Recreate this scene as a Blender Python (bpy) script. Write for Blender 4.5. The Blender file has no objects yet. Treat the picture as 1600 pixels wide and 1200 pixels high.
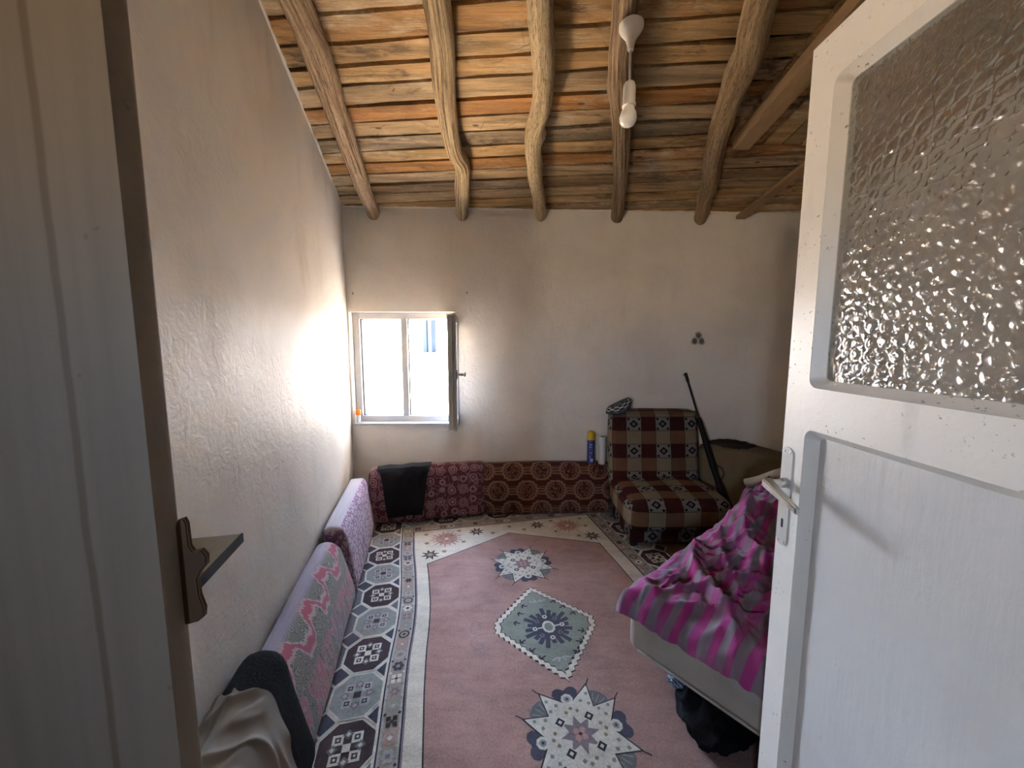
import bpy, bmesh, math, random
from mathutils import Vector, Matrix, noise, geometry
R = math.radians
random.seed(7)
S = bpy.context.scene
COL = S.collection

# ------------------------------------------------------------------ camera
cam_d = bpy.data.cameras.new('camera'); cam = bpy.data.objects.new('camera', cam_d); COL.objects.link(cam)
cam_d.sensor_fit = 'HORIZONTAL'; cam_d.sensor_width = 36.0; cam_d.lens = 36.0 * 600 / 1600
cam_d.clip_start = 0.02
cam.location = (0, 0, 1.42); cam.rotation_euler = (R(90 - 6.2), 0, 0)
S.camera = cam

# ------------------------------------------------------------------ view + daylight
S.view_settings.view_transform = 'Standard'; S.view_settings.look = 'None'
S.view_settings.gamma = 1.0; S.view_settings.use_curve_mapping = False
S.view_settings.exposure = 2.85
S.cycles.max_bounces = 12; S.cycles.diffuse_bounces = 8; S.cycles.glossy_bounces = 4
S.cycles.transmission_bounces = 8; S.cycles.sample_clamp_indirect = 6.0
S.cycles.use_denoising = True
world = bpy.data.worlds.new('daylight'); S.world = world; world.use_nodes = True
HALL = ('hall_portal', (-1.30, -2.17, 1.67), (R(90), 0, 0), 0.29, 0.35)  # sampling guide for the added hall window
def build_world():
    nt = world.node_tree; nt.nodes.clear()
    out = nt.nodes.new('ShaderNodeOutputWorld'); bg = nt.nodes.new('ShaderNodeBackground')
    tc = nt.nodes.new('ShaderNodeTexCoord'); sp = nt.nodes.new('ShaderNodeSeparateXYZ')
    mr = nt.nodes.new('ShaderNodeMapRange'); rp = nt.nodes.new('ShaderNodeValToRGB')
    nt.links.new(tc.outputs['Generated'], sp.inputs[0]); nt.links.new(sp.outputs['Z'], mr.inputs['Value'])
    mr.inputs['From Min'].default_value = -1; mr.inputs['From Max'].default_value = 1
    nt.links.new(mr.outputs[0], rp.inputs[0])
    e = rp.color_ramp.elements
    e[0].position = 0.0; e[0].color = (1.25, 0.95, 0.66, 1)          # sunlit ground
    e[1].position = 1.0; e[1].color = (0.36, 0.58, 1.0, 1)           # zenith
    m = e.new(0.48); m.color = (1.28, 1.03, 0.77, 1)
    m = e.new(0.54); m.color = (0.68, 0.84, 1.08, 1)
    side = nt.nodes.new('ShaderNodeMapRange'); side.interpolation_type = 'SMOOTHSTEP'        # surroundings dimmed to the right, added to tame glare on the left wall
    nt.links.new(sp.outputs['X'], side.inputs['Value'])
    for k, v in (('From Min', -0.55), ('From Max', 0.12), ('To Min', 1.38), ('To Max', 0.09)): side.inputs[k].default_value = v
    sc = nt.nodes.new('ShaderNodeVectorMath'); sc.operation = 'SCALE'
    nt.links.new(rp.outputs[0], sc.inputs[0]); nt.links.new(side.outputs[0], sc.inputs['Scale'])
    nt.links.new(sc.outputs[0], bg.inputs['Color']); bg.inputs['Strength'].default_value = 19.0
    nt.links.new(bg.outputs[0], out.inputs[0])
build_world()
def portal(name, loc, rot, sx, sy):                                   # guides the sampling of the sky, gives no light of its own
    l = bpy.data.lights.new(name, 'AREA'); l.shape = 'RECTANGLE'; l.size = sx; l.size_y = sy
    l.cycles.is_portal = True
    o = bpy.data.objects.new(name, l); COL.objects.link(o); o.location = loc; o.rotation_euler = rot
portal('window_portal', (-0.87, 3.33, 1.21), (R(-90), 0, R(1.7)), 0.9, 0.95)
portal(*HALL)

# ------------------------------------------------------------------ node helpers
class X:
    """a value socket with arithmetic"""
    def __init__(s, nt, sock): s.nt = nt; s.s = sock
    def m(s, op, *o, clamp=False):
        n = s.nt.nodes.new('ShaderNodeMath'); n.operation = op; n.use_clamp = clamp
        for i, a in enumerate((s,) + o):
            if isinstance(a, X): s.nt.links.new(a.s, n.inputs[i])
            else: n.inputs[i].default_value = a
        return X(s.nt, n.outputs[0])
    def __add__(s, o): return s.m('ADD', o)
    def __sub__(s, o): return s.m('SUBTRACT', o)
    def __mul__(s, o): return s.m('MULTIPLY', o)
    def __truediv__(s, o): return s.m('DIVIDE', o)
    __radd__ = __add__; __rmul__ = __mul__
    def rsub(s, o): return (s * -1) + o
    def frac(s): return s.m('FRACT')
    def floor(s): return s.m('FLOOR')
    def abs(s): return s.m('ABSOLUTE')
    def sin(s): return s.m('SINE')
    def lt(s, o): return s.m('LESS_THAN', o)
    def gt(s, o): return s.m('GREATER_THAN', o)
    def mx(s, o): return s.m('MAXIMUM', o)
    def mn(s, o): return s.m('MINIMUM', o)
    def mod2(s): return s.m('FLOORED_MODULO', 2.0)
    def sstep(s, a, b):
        n = s.nt.nodes.new('ShaderNodeMapRange'); n.interpolation_type = 'SMOOTHSTEP'
        s.nt.links.new(s.s, n.inputs['Value']); n.inputs['From Min'].default_value = a; n.inputs['From Max'].default_value = b
        return X(s.nt, n.outputs[0])
    def sqrt(s): return s.m('SQRT')

class M:
    """material under construction"""
    def __init__(s, name, rough=0.8, spec=0.3):
        s.mat = bpy.data.materials.new(name); s.mat.use_nodes = True
        s.nt = s.mat.node_tree; s.b = s.nt.nodes['Principled BSDF']
        s.b.inputs['Roughness'].default_value = rough; s.b.inputs['Specular IOR Level'].default_value = spec
        s._tc = None
    def tc(s, which):
        if not s._tc: s._tc = s.nt.nodes.new('ShaderNodeTexCoord')
        return s._tc.outputs[which]
    def uv(s):
        n = s.nt.nodes.new('ShaderNodeSeparateXYZ'); s.nt.links.new(s.tc('UV'), n.inputs[0])
        return X(s.nt, n.outputs[0]), X(s.nt, n.outputs[1])
    def xyz(s):
        n = s.nt.nodes.new('ShaderNodeSeparateXYZ'); s.nt.links.new(s.tc('Object'), n.inputs[0])
        return [X(s.nt, n.outputs[i]) for i in range(3)]
    def vec(s, src, scale):
        n = s.nt.nodes.new('ShaderNodeMapping'); s.nt.links.new(s.tc(src), n.inputs[0]); n.inputs['Scale'].default_value = scale
        return n.outputs[0]
    def comb(s, a, b, c=0.0):
        n = s.nt.nodes.new('ShaderNodeCombineXYZ')
        for i, q in enumerate((a, b, c)):
            if isinstance(q, X): s.nt.links.new(q.s, n.inputs[i])
            else: n.inputs[i].default_value = q
        return n.outputs[0]
    def noise(s, scale, src='Object', stretch=(1, 1, 1), detail=4, rough=0.55, dist=0.0, vec=None):
        n = s.nt.nodes.new('ShaderNodeTexNoise'); n.inputs['Scale'].default_value = scale
        n.inputs['Detail'].default_value = detail; n.inputs['Roughness'].default_value = rough; n.inputs['Distortion'].default_value = dist
        s.nt.links.new(vec or s.vec(src, stretch), n.inputs['Vector'])
        return X(s.nt, n.outputs['Fac'])
    def voro(s, scale, src='UV', rnd=1.0, feature='F1', vec=None, stretch=(1, 1, 1)):
        n = s.nt.nodes.new('ShaderNodeTexVoronoi'); n.feature = feature
        n.inputs['Scale'].default_value = scale; n.inputs['Randomness'].default_value = rnd
        s.nt.links.new(vec or s.vec(src, stretch), n.inputs['Vector'])
        return X(s.nt, n.outputs['Distance'])
    def c(s, rgb):
        n = s.nt.nodes.new('ShaderNodeRGB'); n.outputs[0].default_value = (*rgb, 1); return n.outputs[0]
    def mix(s, f, a, b):
        n = s.nt.nodes.new('ShaderNodeMix'); n.data_type = 'RGBA'
        for sock, v in ((n.inputs[0], f), (n.inputs[6], a), (n.inputs[7], b)):
            if isinstance(v, X): s.nt.links.new(v.s, sock)
            elif isinstance(v, (int, float)): sock.default_value = v
            elif isinstance(v, tuple): sock.default_value = (*v, 1)
            else: s.nt.links.new(v, sock)
        return n.outputs[2]
    def mul(s, col, f):                                                # scale a colour by a value
        n = s.nt.nodes.new('ShaderNodeVectorMath'); n.operation = 'SCALE'
        s.nt.links.new(col, n.inputs[0]); s.nt.links.new(f.s, n.inputs['Scale']); return n.outputs[0]
    def color(s, col):
        if isinstance(col, tuple): s.b.inputs['Base Color'].default_value = (*col, 1)
        else: s.nt.links.new(col, s.b.inputs['Base Color'])
        return s
    def bump(s, h, strength=0.3, dist=0.005):
        n = s.nt.nodes.new('ShaderNodeBump'); n.inputs['Strength'].default_value = strength; n.inputs['Distance'].default_value = dist
        s.nt.links.new(h.s, n.inputs['Height']); s.nt.links.new(n.outputs[0], s.b.inputs['Normal']); return s
    def attr(s, name):
        n = s.nt.nodes.new('ShaderNodeAttribute'); n.attribute_name = name; return n.outputs['Color']

def simple(name, c1, c2=None, rough=0.8, spec=0.3, scale=8, bump=0.0, bscale=60, bdist=0.003, stretch=(1, 1, 1), metal=0.0):
    m = M(name, rough, spec)
    m.color(m.mix(m.noise(scale, stretch=stretch), c1, c2 or tuple(x * 0.8 for x in c1)))
    if bump: m.bump(m.noise(bscale), bump, bdist)
    m.b.inputs['Metallic'].default_value = metal
    return m.mat

# ------------------------------------------------------------------ mesh helpers
def link(name, bm, mats, parent=None, loc=(0, 0, 0), rotz=0.0, smooth=True, angle=40, recalc=True):
    me = bpy.data.meshes.new(name); recalc and bmesh.ops.recalc_face_normals(bm, faces=bm.faces[:])
    bm.to_mesh(me); bm.free()
    for m in (mats if isinstance(mats, (list, tuple)) else [mats]): me.materials.append(m)
    if smooth:
        me.polygons.foreach_set('use_smooth', [True] * len(me.polygons))
        me.set_sharp_from_angle(angle=R(angle))
    o = bpy.data.objects.new(name, me); COL.objects.link(o)
    if parent is not None: o.parent = parent
    o.location = loc; o.rotation_euler = (0, 0, rotz)
    return o
def tag(o, label=None, cat=None, group=None, kind=None):
    for k, v in (('label', label), ('category', cat), ('group', group), ('kind', kind)):
        if v: o[k] = v
    return o
def empty(name, loc=(0, 0, 0), rotz=0.0):
    o = bpy.data.objects.new(name, None); COL.objects.link(o); o.location = loc; o.rotation_euler = (0, 0, rotz); o.empty_display_size = 0.05
    return o
def struct(name, bm, mats, **k): return tag(link(name, bm, mats, **k), kind='structure')
def box(bm, lo, hi, mat=0):
    vs = [bm.verts.new((x, y, z)) for x in (lo[0], hi[0]) for y in (lo[1], hi[1]) for z in (lo[2], hi[2])]
    for f in ((0, 1, 3, 2), (4, 6, 7, 5), (0, 4, 5, 1), (2, 3, 7, 6), (0, 2, 6, 4), (1, 5, 7, 3)):
        bm.faces.new([vs[i] for i in f]).material_index = mat
    return vs
def hexa(bm, bottom, top, mat=0):                                      # two loops of the same length joined into a solid
    a = [bm.verts.new(p) for p in bottom]; b = [bm.verts.new(p) for p in top]; n = len(a)
    bm.faces.new(a[::-1]).material_index = mat; bm.faces.new(b).material_index = mat
    for i in range(n): bm.faces.new((a[i], a[(i + 1) % n], b[(i + 1) % n], b[i])).material_index = mat
    return a + b
def bevbox(lo, hi, r=0.003, seg=2):
    bm = bmesh.new(); box(bm, lo, hi)
    bmesh.ops.recalc_face_normals(bm, faces=bm.faces[:])
    bmesh.ops.bevel(bm, geom=bm.edges[:], offset=r, segments=seg, affect='EDGES', profile=0.5); return bm
def bm_join(dst, src):
    me = bpy.data.meshes.new('tmp'); src.to_mesh(me); src.free(); dst.from_mesh(me); bpy.data.meshes.remove(me); return dst
def rbox(sx, sy, sz, r, n=(24, 6, 12), puff=0.0, fn=None):
    """soft box with its base on z = 0: rounded edges, bulging faces, uv in metres"""
    bm = bmesh.new(); uvl = bm.loops.layers.uv.new('uv'); h = (sx / 2, sy / 2, sz / 2); cache = {}
    def place(c):
        k = tuple(round(v, 5) for v in c)
        if k in cache: return cache[k]
        p = Vector([c[i] * h[i] for i in range(3)])
        inner = Vector([max(-(h[i] - r), min(h[i] - r, p[i])) for i in range(3)])
        d = p - inner
        if d.length > 1e-9:
            q = inner + d.normalized() * r
        else: q = p
        w = [1 - c[i] ** 2 for i in range(3)]
        for i in range(3):
            j, l = (i + 1) % 3, (i + 2) % 3
            q[i] += puff * c[i] * (max(0, w[j]) * max(0, w[l])) ** 0.5
        q.z += sz / 2
        if fn: q = fn(q)
        cache[k] = bm.verts.new(q); return cache[k]
    def ticks(i):
        k = n[i]; e = r / h[i]
        base = [-1, -1 + e * 0.25, -1 + e * 0.55, -1 + e]
        mid = [(-1 + e) + (2 - 2 * e) * t / k for t in range(1, k)]
        return base + mid + [-v for v in base[::-1]]
    T = [ticks(i) for i in range(3)]
    for ax in range(3):
        j, l = (ax + 1) % 3, (ax + 2) % 3
        for sgn in (-1, 1):
            for a in range(len(T[j]) - 1):
                for b in range(len(T[l]) - 1):
                    cs = []
                    for (ua, ub) in ((a, b), (a + 1, b), (a + 1, b + 1), (a, b + 1)):
                        c = [0, 0, 0]; c[ax] = sgn; c[j] = T[j][ua]; c[l] = T[l][ub]; cs.append(c)
                    vs = [place(c) for c in cs]
                    if len(set(vs)) < 4: continue
                    f = bm.faces.new(vs if sgn > 0 else vs[::-1])
                    cc = cs if sgn > 0 else cs[::-1]
                    for lp, c in zip(f.loops, cc):
                        if ax == 1: u, v = c[0] * h[0], c[2] * h[2]
                        elif ax == 2: u, v = c[0] * h[0], (h[2] + c[1] * h[1] + h[1]) if c[2] > 0 else -h[2]
                        else: u, v = c[0] * h[0] + c[0] * (c[1] + 1) * h[1], c[2] * h[2]
                        lp[uvl].uv = (u, v)
    return bm
def lathe(prof, n=32, axis=None, bm=None, cap=True):
    bm = bm or bmesh.new(); uvl = bm.loops.layers.uv.get('uv') or bm.loops.layers.uv.new('uv'); rings = []
    for (r, z) in prof: rings.append([bm.verts.new((r * math.cos(2 * math.pi * i / n), r * math.sin(2 * math.pi * i / n), z)) for i in range(n)])
    for k in range(len(prof) - 1):
        for i in range(n):
            f = bm.faces.new((rings[k][i], rings[k][(i + 1) % n], rings[k + 1][(i + 1) % n], rings[k + 1][i]))
            for lp, (a, b) in zip(f.loops, ((i, k), (i + 1, k), (i + 1, k + 1), (i, k + 1))): lp[uvl].uv = (a / n, prof[b][1])
    if cap:
        bm.faces.new(rings[0][::-1]); bm.faces.new(rings[-1])
    return bm
def spline(pts, n):
    pts = [Vector(p) for p in pts]; out = []; k = len(pts) - 1
    for i in range(n + 1):
        t = i / n * k; j = min(int(t), k - 1); f = t - j
        p0 = pts[max(j - 1, 0)]; p1 = pts[j]; p2 = pts[j + 1]; p3 = pts[min(j + 2, k)]
        out.append(0.5 * ((2 * p1) + (p2 - p0) * f + (2 * p0 - 5 * p1 + 4 * p2 - p3) * f * f + (3 * p1 - p0 - 3 * p2 + p3) * f ** 3))
    return out
def tube(pts, rad, n=12, bm=None, steps=None, fn=None, flat=1.0, up=Vector((0, 0, 1))):
    """tube along a smooth path; rad a number or list; fn(t, angle) scales the radius"""
    bm = bm or bmesh.new(); uvl = bm.loops.layers.uv.get('uv') or bm.loops.layers.uv.new('uv')
    P = spline(pts, steps or 8 * len(pts)); rings = []; L = 0; Ls = []
    for i, p in enumerate(P):
        if i: L += (p - P[i - 1]).length
        Ls.append(L)
        d = (P[min(i + 1, len(P) - 1)] - P[max(i - 1, 0)]).normalized()
        s = d.cross(up); s = s.normalized() if s.length > 1e-4 else Vector((1, 0, 0)); u = s.cross(d)
        t = i / (len(P) - 1)
        if isinstance(rad, (list, tuple)):
            q = t * (len(rad) - 1); j = min(int(q), len(rad) - 2); rr = rad[j] + (rad[j + 1] - rad[j]) * (q - j)
        else: rr = rad
        ring = []
        for k in range(n):
            a = 2 * math.pi * k / n; r2 = rr * (fn(t, a, p) if fn else 1)
            ring.append(bm.verts.new(p + s * (math.cos(a) * r2 * flat) + u * (math.sin(a) * r2)))
        rings.append(ring)
    for i in range(len(rings) - 1):
        for k in range(n):
            f = bm.faces.new((rings[i][k], rings[i][(k + 1) % n], rings[i + 1][(k + 1) % n], rings[i + 1][k]))
            for lp, (a, b) in zip(f.loops, ((k, i), (k + 1, i), (k + 1, i + 1), (k, i + 1))): lp[uvl].uv = (a / n, Ls[b])
    bm.faces.new(rings[0][::-1]); bm.faces.new(rings[-1])
    return bm
def sheet(fn, na, nb, thick=0.004, keep=None):
    """cloth: fn(i/na, j/nb) -> (point, (u, v)); given a real thickness"""
    bm = bmesh.new(); uvl = bm.loops.layers.uv.new('uv')
    g = [[fn(i / na, j / nb) for j in range(nb + 1)] for i in range(na + 1)]
    P = [[Vector(g[i][j][0]) for j in range(nb + 1)] for i in range(na + 1)]
    def nrm(i, j):
        d1 = P[min(i + 1, na)][j] - P[max(i - 1, 0)][j]; d2 = P[i][min(j + 1, nb)] - P[i][max(j - 1, 0)]
        c = d1.cross(d2); return c.normalized() if c.length > 1e-12 else Vector((0, 0, 1))
    A = [[bm.verts.new(P[i][j]) for j in range(nb + 1)] for i in range(na + 1)]
    B = [[bm.verts.new(P[i][j] - nrm(i, j) * thick) for j in range(nb + 1)] for i in range(na + 1)]
    def q(vs, ids):
        f = bm.faces.new(vs)
        for lp, (i, j) in zip(f.loops, ids): lp[uvl].uv = g[i][j][1]
    for i in range(na):
        for j in range(nb):
            ids = ((i, j), (i + 1, j), (i + 1, j + 1), (i, j + 1))
            if keep and not keep((i + .5) / na, (j + .5) / nb): continue
            q([A[a][b] for a, b in ids], ids); q([B[a][b] for a, b in ids[::-1]], ids[::-1])
    if not keep:
        for i in range(na):
            for j in (0, nb):
                ids = ((i, j), (i + 1, j)); q([A[i][j], B[i][j], B[i + 1][j], A[i + 1][j]], (ids[0], ids[0], ids[1], ids[1]))
        for j in range(nb):
            for i in (0, na):
                ids = ((i, j), (i, j + 1)); q([A[i][j], A[i][j + 1], B[i][j + 1], B[i][j]], (ids[0], ids[1], ids[1], ids[0]))
    return bm
def sridge(x, y, z=0.0, w=0.16): return math.exp(-(noise.noise(Vector((x, y, z))) / w) ** 2)
def nz(x, y, z=0.0): return noise.noise(Vector((x, y, z)))
def ridged(x, y, z=0.0): return 1 - 2 * abs(nz(x, y, z))

# ------------------------------------------------------------------ the room's frame
DV = Vector((-0.219, 0.976, 0)); DU = Vector((0.976, 0.219, 0)); PHI = math.atan2(0.976, -0.219)   # along and across the left wall
U0 = -0.606
def UV(u, v, z=0.0): return DU * u + DV * v + Vector((0, 0, z))
def ywall(x): return 3.15 + 0.03 * x
def zceil(y): return 2.466 + 0.198 * (3.14 - y)

# ------------------------------------------------------------------ materials of the shell
def plaster(name, base, dirt, sheen=0.2):
    m = M(name, 0.55, sheen)
    big = m.noise(1.6, detail=5, dist=0.4); mid = m.noise(5.0, stretch=(1, 1, 0.35), detail=6, rough=0.6)
    col = m.mix(mid.sstep(0.50, 0.78) * 0.7, base, dirt)
    col = m.mix(big.sstep(0.35, 0.75), col, tuple(x * 0.84 for x in base))
    m.color(col)
    sw = m.noise(14, detail=5, rough=0.55, dist=2.2); fine = m.noise(55, detail=4); lump = m.noise(3, detail=2)
    m.bump(sw * 0.34 + fine * 0.16 + lump * 1.2, 0.6, 0.012)
    return m.mat
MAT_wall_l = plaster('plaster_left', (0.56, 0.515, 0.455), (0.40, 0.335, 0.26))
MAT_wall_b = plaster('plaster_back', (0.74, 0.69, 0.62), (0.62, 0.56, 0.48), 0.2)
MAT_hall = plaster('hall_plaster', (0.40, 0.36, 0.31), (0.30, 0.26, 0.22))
def gloss_paint():
    m = M('white_gloss_paint', 0.38, 0.5)
    col = m.mix(m.noise(5), (0.76, 0.73, 0.67), (0.66, 0.62, 0.55))
    chip = m.noise(110, detail=2).sstep(0.66, 0.70) * m.noise(6, detail=2).sstep(0.45, 0.6)
    col = m.mix(chip * 0.8, col, (0.10, 0.085, 0.07)); col = m.mix(m.noise(9, stretch=(1, 1, 0.3), detail=5).sstep(0.6, 0.8) * 0.35, col, (0.30, 0.26, 0.21))
    m.color(col); m.bump(m.noise(45, detail=4), 0.25, 0.003); return m.mat
MAT_paint = gloss_paint()
def jamb_paint():
    m = M('worn_jamb_paint', 0.6, 0.3); x, y, z = m.xyz()
    st = m.noise(5, stretch=(6, 1, 0.25), detail=5)
    col = m.mix(st.sstep(0.40, 0.75) * 0.45, (0.235, 0.192, 0.148), (0.175, 0.138, 0.103))
    wob = m.noise(3, stretch=(0, 0, 1)) * 0.02
    line = ((x + wob + 0.622).abs() * -1).sstep(-0.009, -0.003)
    col = m.mix(line * 0.6, col, (0.115, 0.078, 0.048))
    chip = m.noise(22, detail=2).sstep(0.70, 0.74)
    col = m.mix(chip * 0.5, col, (0.14, 0.10, 0.07))
    m.color(col); m.bump(m.noise(70) + st, 0.2, 0.004); return m.mat
MAT_jamb = jamb_paint()
def plank_wood():
    m = M('ceiling_planks', 0.7, 0.25)
    base = m.attr('tint')
    g = m.noise(5, stretch=(0.30, 4.0, 1), detail=8, rough=0.7, dist=0.35)
    fine = m.noise(24, stretch=(0.10, 5, 1), detail=6, rough=0.75)
    pale = m.noise(3.2, stretch=(0.55, 1.8, 1), detail=8, rough=0.75); dark = m.noise(3.6, stretch=(0.5, 1.6, 1), detail=8, rough=0.75, dist=0.5)
    col = m.mul(base, g.sstep(0.25, 0.75) * 1.25 + 0.50)
    col = m.mix(pale.sstep(0.50, 0.66) * (fine.sstep(0.35, 0.6)) * 0.9, col, (0.62, 0.51, 0.35))
    col = m.mix(dark.sstep(0.53, 0.66) * 0.85, col, (0.060, 0.033, 0.014))
    scr = m.noise(60, stretch=(0.25, 2.2, 1), detail=4, rough=0.8); col = m.mix(scr.sstep(0.58, 0.70) * 0.55, col, (0.05, 0.028, 0.012)); col = m.mix(scr.rsub(1.0).sstep(0.60, 0.72) * 0.5, col, (0.60, 0.49, 0.32))
    col = m.mix(fine.sstep(0.54, 0.68) * 0.6, col, (0.07, 0.040, 0.018))
    knot = m.voro(4.0, 'Object', rnd=1.0, stretch=(0.7, 1.6, 0.2)); col = m.mix((knot.rsub(0.07) * 30.0).m('MINIMUM', 0.8, clamp=True), col, (0.045, 0.02, 0.008))
    m.color(col); m.bump(g + fine * 0.8 + pale * 0.6, 0.7, 0.008); return m.mat
MAT_plank = plank_wood()
MAT_dark = simple('dark_boarding', (0.012, 0.008, 0.006), rough=0.95, spec=0.05)
def log_wood(name, pale, brown, groove, speck):
    m = M(name, 0.75, 0.2); u, v = m.uv()
    vec = m.comb((u * 6.2832).sin() * 0.5, (u * 6.2832 + 1.5708).sin() * 0.5, v)
    def st(sc, sx, sz, **k):
        mp = m.nt.nodes.new('ShaderNodeMapping'); m.nt.links.new(vec, mp.inputs[0]); mp.inputs['Scale'].default_value = (sx, sx, sz); return m.noise(sc, vec=mp.outputs[0], **k)
    g = st(3.0, 1.6, 0.9, detail=8, rough=0.7, dist=0.4); gr = st(9.0, 1.5, 0.22, detail=5, rough=0.6, dist=0.25); sp = st(34.0, 1.0, 0.75, detail=5, rough=0.8)
    col = m.mix(g.sstep(0.38, 0.62), pale, brown)
    col = m.mix(gr.sstep(0.52, 0.62) * groove, col, tuple(min(1, q * 1.35) for q in pale))
    col = m.mix(gr.rsub(1.0).sstep(0.55, 0.63) * groove, col, (0.085, 0.045, 0.020))
    col = m.mix(sp.sstep(0.53, 0.60) * min(1, speck * 1.5), col, (0.075, 0.040, 0.018)); col = m.mix(sp.rsub(1.0).sstep(0.56, 0.66) * 0.55, col, tuple(min(1, q * 1.5) for q in pale))
    m.color(col); m.bump(gr * (1.4 * groove + 0.2) + sp * 0.5 + g, 0.9, 0.012); return m.mat
LOGM = [log_wood('log_bark_tan', (0.50, 0.37, 0.235), (0.33, 0.21, 0.12), 0.75, 0.45),
        log_wood('log_grooved', (0.55, 0.43, 0.255), (0.35, 0.23, 0.12), 0.95, 0.35),
        log_wood('log_pale_speckled', (0.62, 0.49, 0.29), (0.46, 0.34, 0.19), 0.25, 0.75),
        log_wood('log_weathered', (0.36, 0.265, 0.165), (0.19, 0.115, 0.06), 0.9, 0.3),
        log_wood('log_tan_spotted', (0.42, 0.30, 0.165), (0.27, 0.165, 0.080), 0.2, 0.6)]
LOGN = [0]
MAT_sawn = simple('sawn_timber', (0.36, 0.23, 0.115), (0.24, 0.14, 0.065), rough=0.75, scale=9, stretch=(4, 0.35, 4), bump=0.3)
MAT_floor = simple('wooden_floorboards', (0.22, 0.14, 0.085), (0.15, 0.09, 0.05), rough=0.7, stretch=(3, 0.3, 1))
MAT_pvc = simple('white_pvc', (0.44, 0.44, 0.435), (0.40, 0.40, 0.395), rough=0.35, spec=0.5)
MAT_metal = simple('brushed_metal', (0.62, 0.60, 0.56), (0.52, 0.50, 0.46), rough=0.32, metal=0.9)
MAT_rubber = simple('dark_rubber', (0.02, 0.02, 0.02), rough=0.7)
def clear_glass():
    m = M('window_glass', 0.0, 0.5); m.color((1, 1, 1)); m.b.inputs['Transmission Weight'].default_value = 1.0
    m.b.inputs['IOR'].default_value = 1.02; return m.mat
MAT_glass = clear_glass()
def door_glass():
    m = M('patterned_glass', 0.06, 0.5); m.color((0.80, 0.80, 0.77))
    m.b.inputs['Transmission Weight'].default_value = 0.93; m.b.inputs['IOR'].default_value = 1.5
    x, y, z = m.xyz()
    v = m.comb(y, z)
    cell = m.voro(36, vec=v, rnd=0.3); sm = m.voro(75, vec=v, rnd=0.9)
    pet = (cell * 9.0).sin() * 0.6 + m.noise(60, vec=v, detail=1) * 0.35
    m.bump(pet * 0.7 + sm * 0.6, 0.5, 0.003); return m.mat
MAT_dglass = door_glass()

# ------------------------------------------------------------------ shell
bm = bmesh.new(); box(bm, (-3.0, -2.6, -0.12), (3.2, 3.6, 0.0)); struct('floor', bm, MAT_floor, smooth=False)

def wavy_wall(p, d, length, h0, h1, nrm, na=60, nb=40, amp=0.006, thick=0.25, top=None):
    bm = bmesh.new()
    def pt(a, b, off):
        q = p + d * (length * a); zt = top(q) if top else h1
        z = h0 + (zt - h0) * b
        w = amp * (nz(length * a * 1.3, z * 1.3, 3.1) + 0.5 * nz(length * a * 4, z * 4, 9.2)) if off == 0 else 0
        r = q + nrm * (w - off); return (r.x, r.y, z)
    A = [[bm.verts.new(pt(i / na, j / nb, 0)) for j in range(nb + 1)] for i in range(na + 1)]
    B = [[bm.verts.new(pt(i, j, thick)) for j in (0, 1)] for i in (0, 1)]
    for i in range(na):
        for j in range(nb): bm.faces.new((A[i][j], A[i + 1][j], A[i + 1][j + 1], A[i][j + 1]))
    bm.faces.new((B[0][0], B[0][1], B[1][1], B[1][0]))
    bm.faces.new([A[i][0] for i in range(na + 1)] + [B[1][0], B[0][0]])
    bm.faces.new([A[i][nb] for i in range(na, -1, -1)] + [B[0][1], B[1][1]])
    bm.faces.new([A[0][j] for j in range(nb + 1)] + [B[0][1], B[0][0]])
    bm.faces.new([A[na][j] for j in range(nb, -1, -1)] + [B[1][0], B[1][1]])
    return bm
p0 = UV(U0, 0.722)
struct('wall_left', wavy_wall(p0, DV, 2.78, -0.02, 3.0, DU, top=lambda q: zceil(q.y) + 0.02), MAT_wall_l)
bm = bmesh.new(); box(bm, (2.45, -0.3, -0.02), (2.70, 3.45, 3.1)); struct('wall_right', bm, MAT_wall_b, smooth=False)

# back wall with the window hole: a skin with a rectangular gap and deep reveals
WX0, WX1, WZ0, WZ1 = -1.305, -0.435, 0.755, 1.662
def back_wall():
    bm = bmesh.new(); xs = [-1.62 + 0.0 * 1]; T = 0.30
    def ticks(a, b, n): return [a + (b - a) * i / n for i in range(n)]
    X_ = ticks(-1.62, WX0, 5) + ticks(WX0, WX1, 12) + ticks(WX1, 2.6, 40) + [2.6]
    Z_ = ticks(-0.02, WZ0, 10) + ticks(WZ0, WZ1, 12) + ticks(WZ1, 2.50, 10) + [2.50]
    g = {}
    for i, x in enumerate(X_):
        for j, z in enumerate(Z_):
            w = 0.005 * (nz(x * 1.4, z * 1.4, 7.7) + 0.4 * nz(x * 5, z * 5, 2.2))
            g[i, j] = bm.verts.new((x, ywall(x) + w, z))
    for i in range(len(X_) - 1):
        for j in range(len(Z_) - 1):
            if WX0 - 1e-6 <= X_[i] < WX1 - 1e-6 and WZ0 - 1e-6 <= Z_[j] < WZ1 - 1e-6: continue
            bm.faces.new((g[i, j], g[i + 1, j], g[i + 1, j + 1], g[i, j + 1]))
    bd = [e for e in bm.edges if e.is_boundary]
    r = bmesh.ops.extrude_edge_only(bm, edges=bd)
    for v in r['geom']:
        if isinstance(v, bmesh.types.BMVert): v.co.y = ywall(v.co.x) + T
    return bm
struct('wall_back', back_wall(), MAT_wall_b, angle=50)

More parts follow.
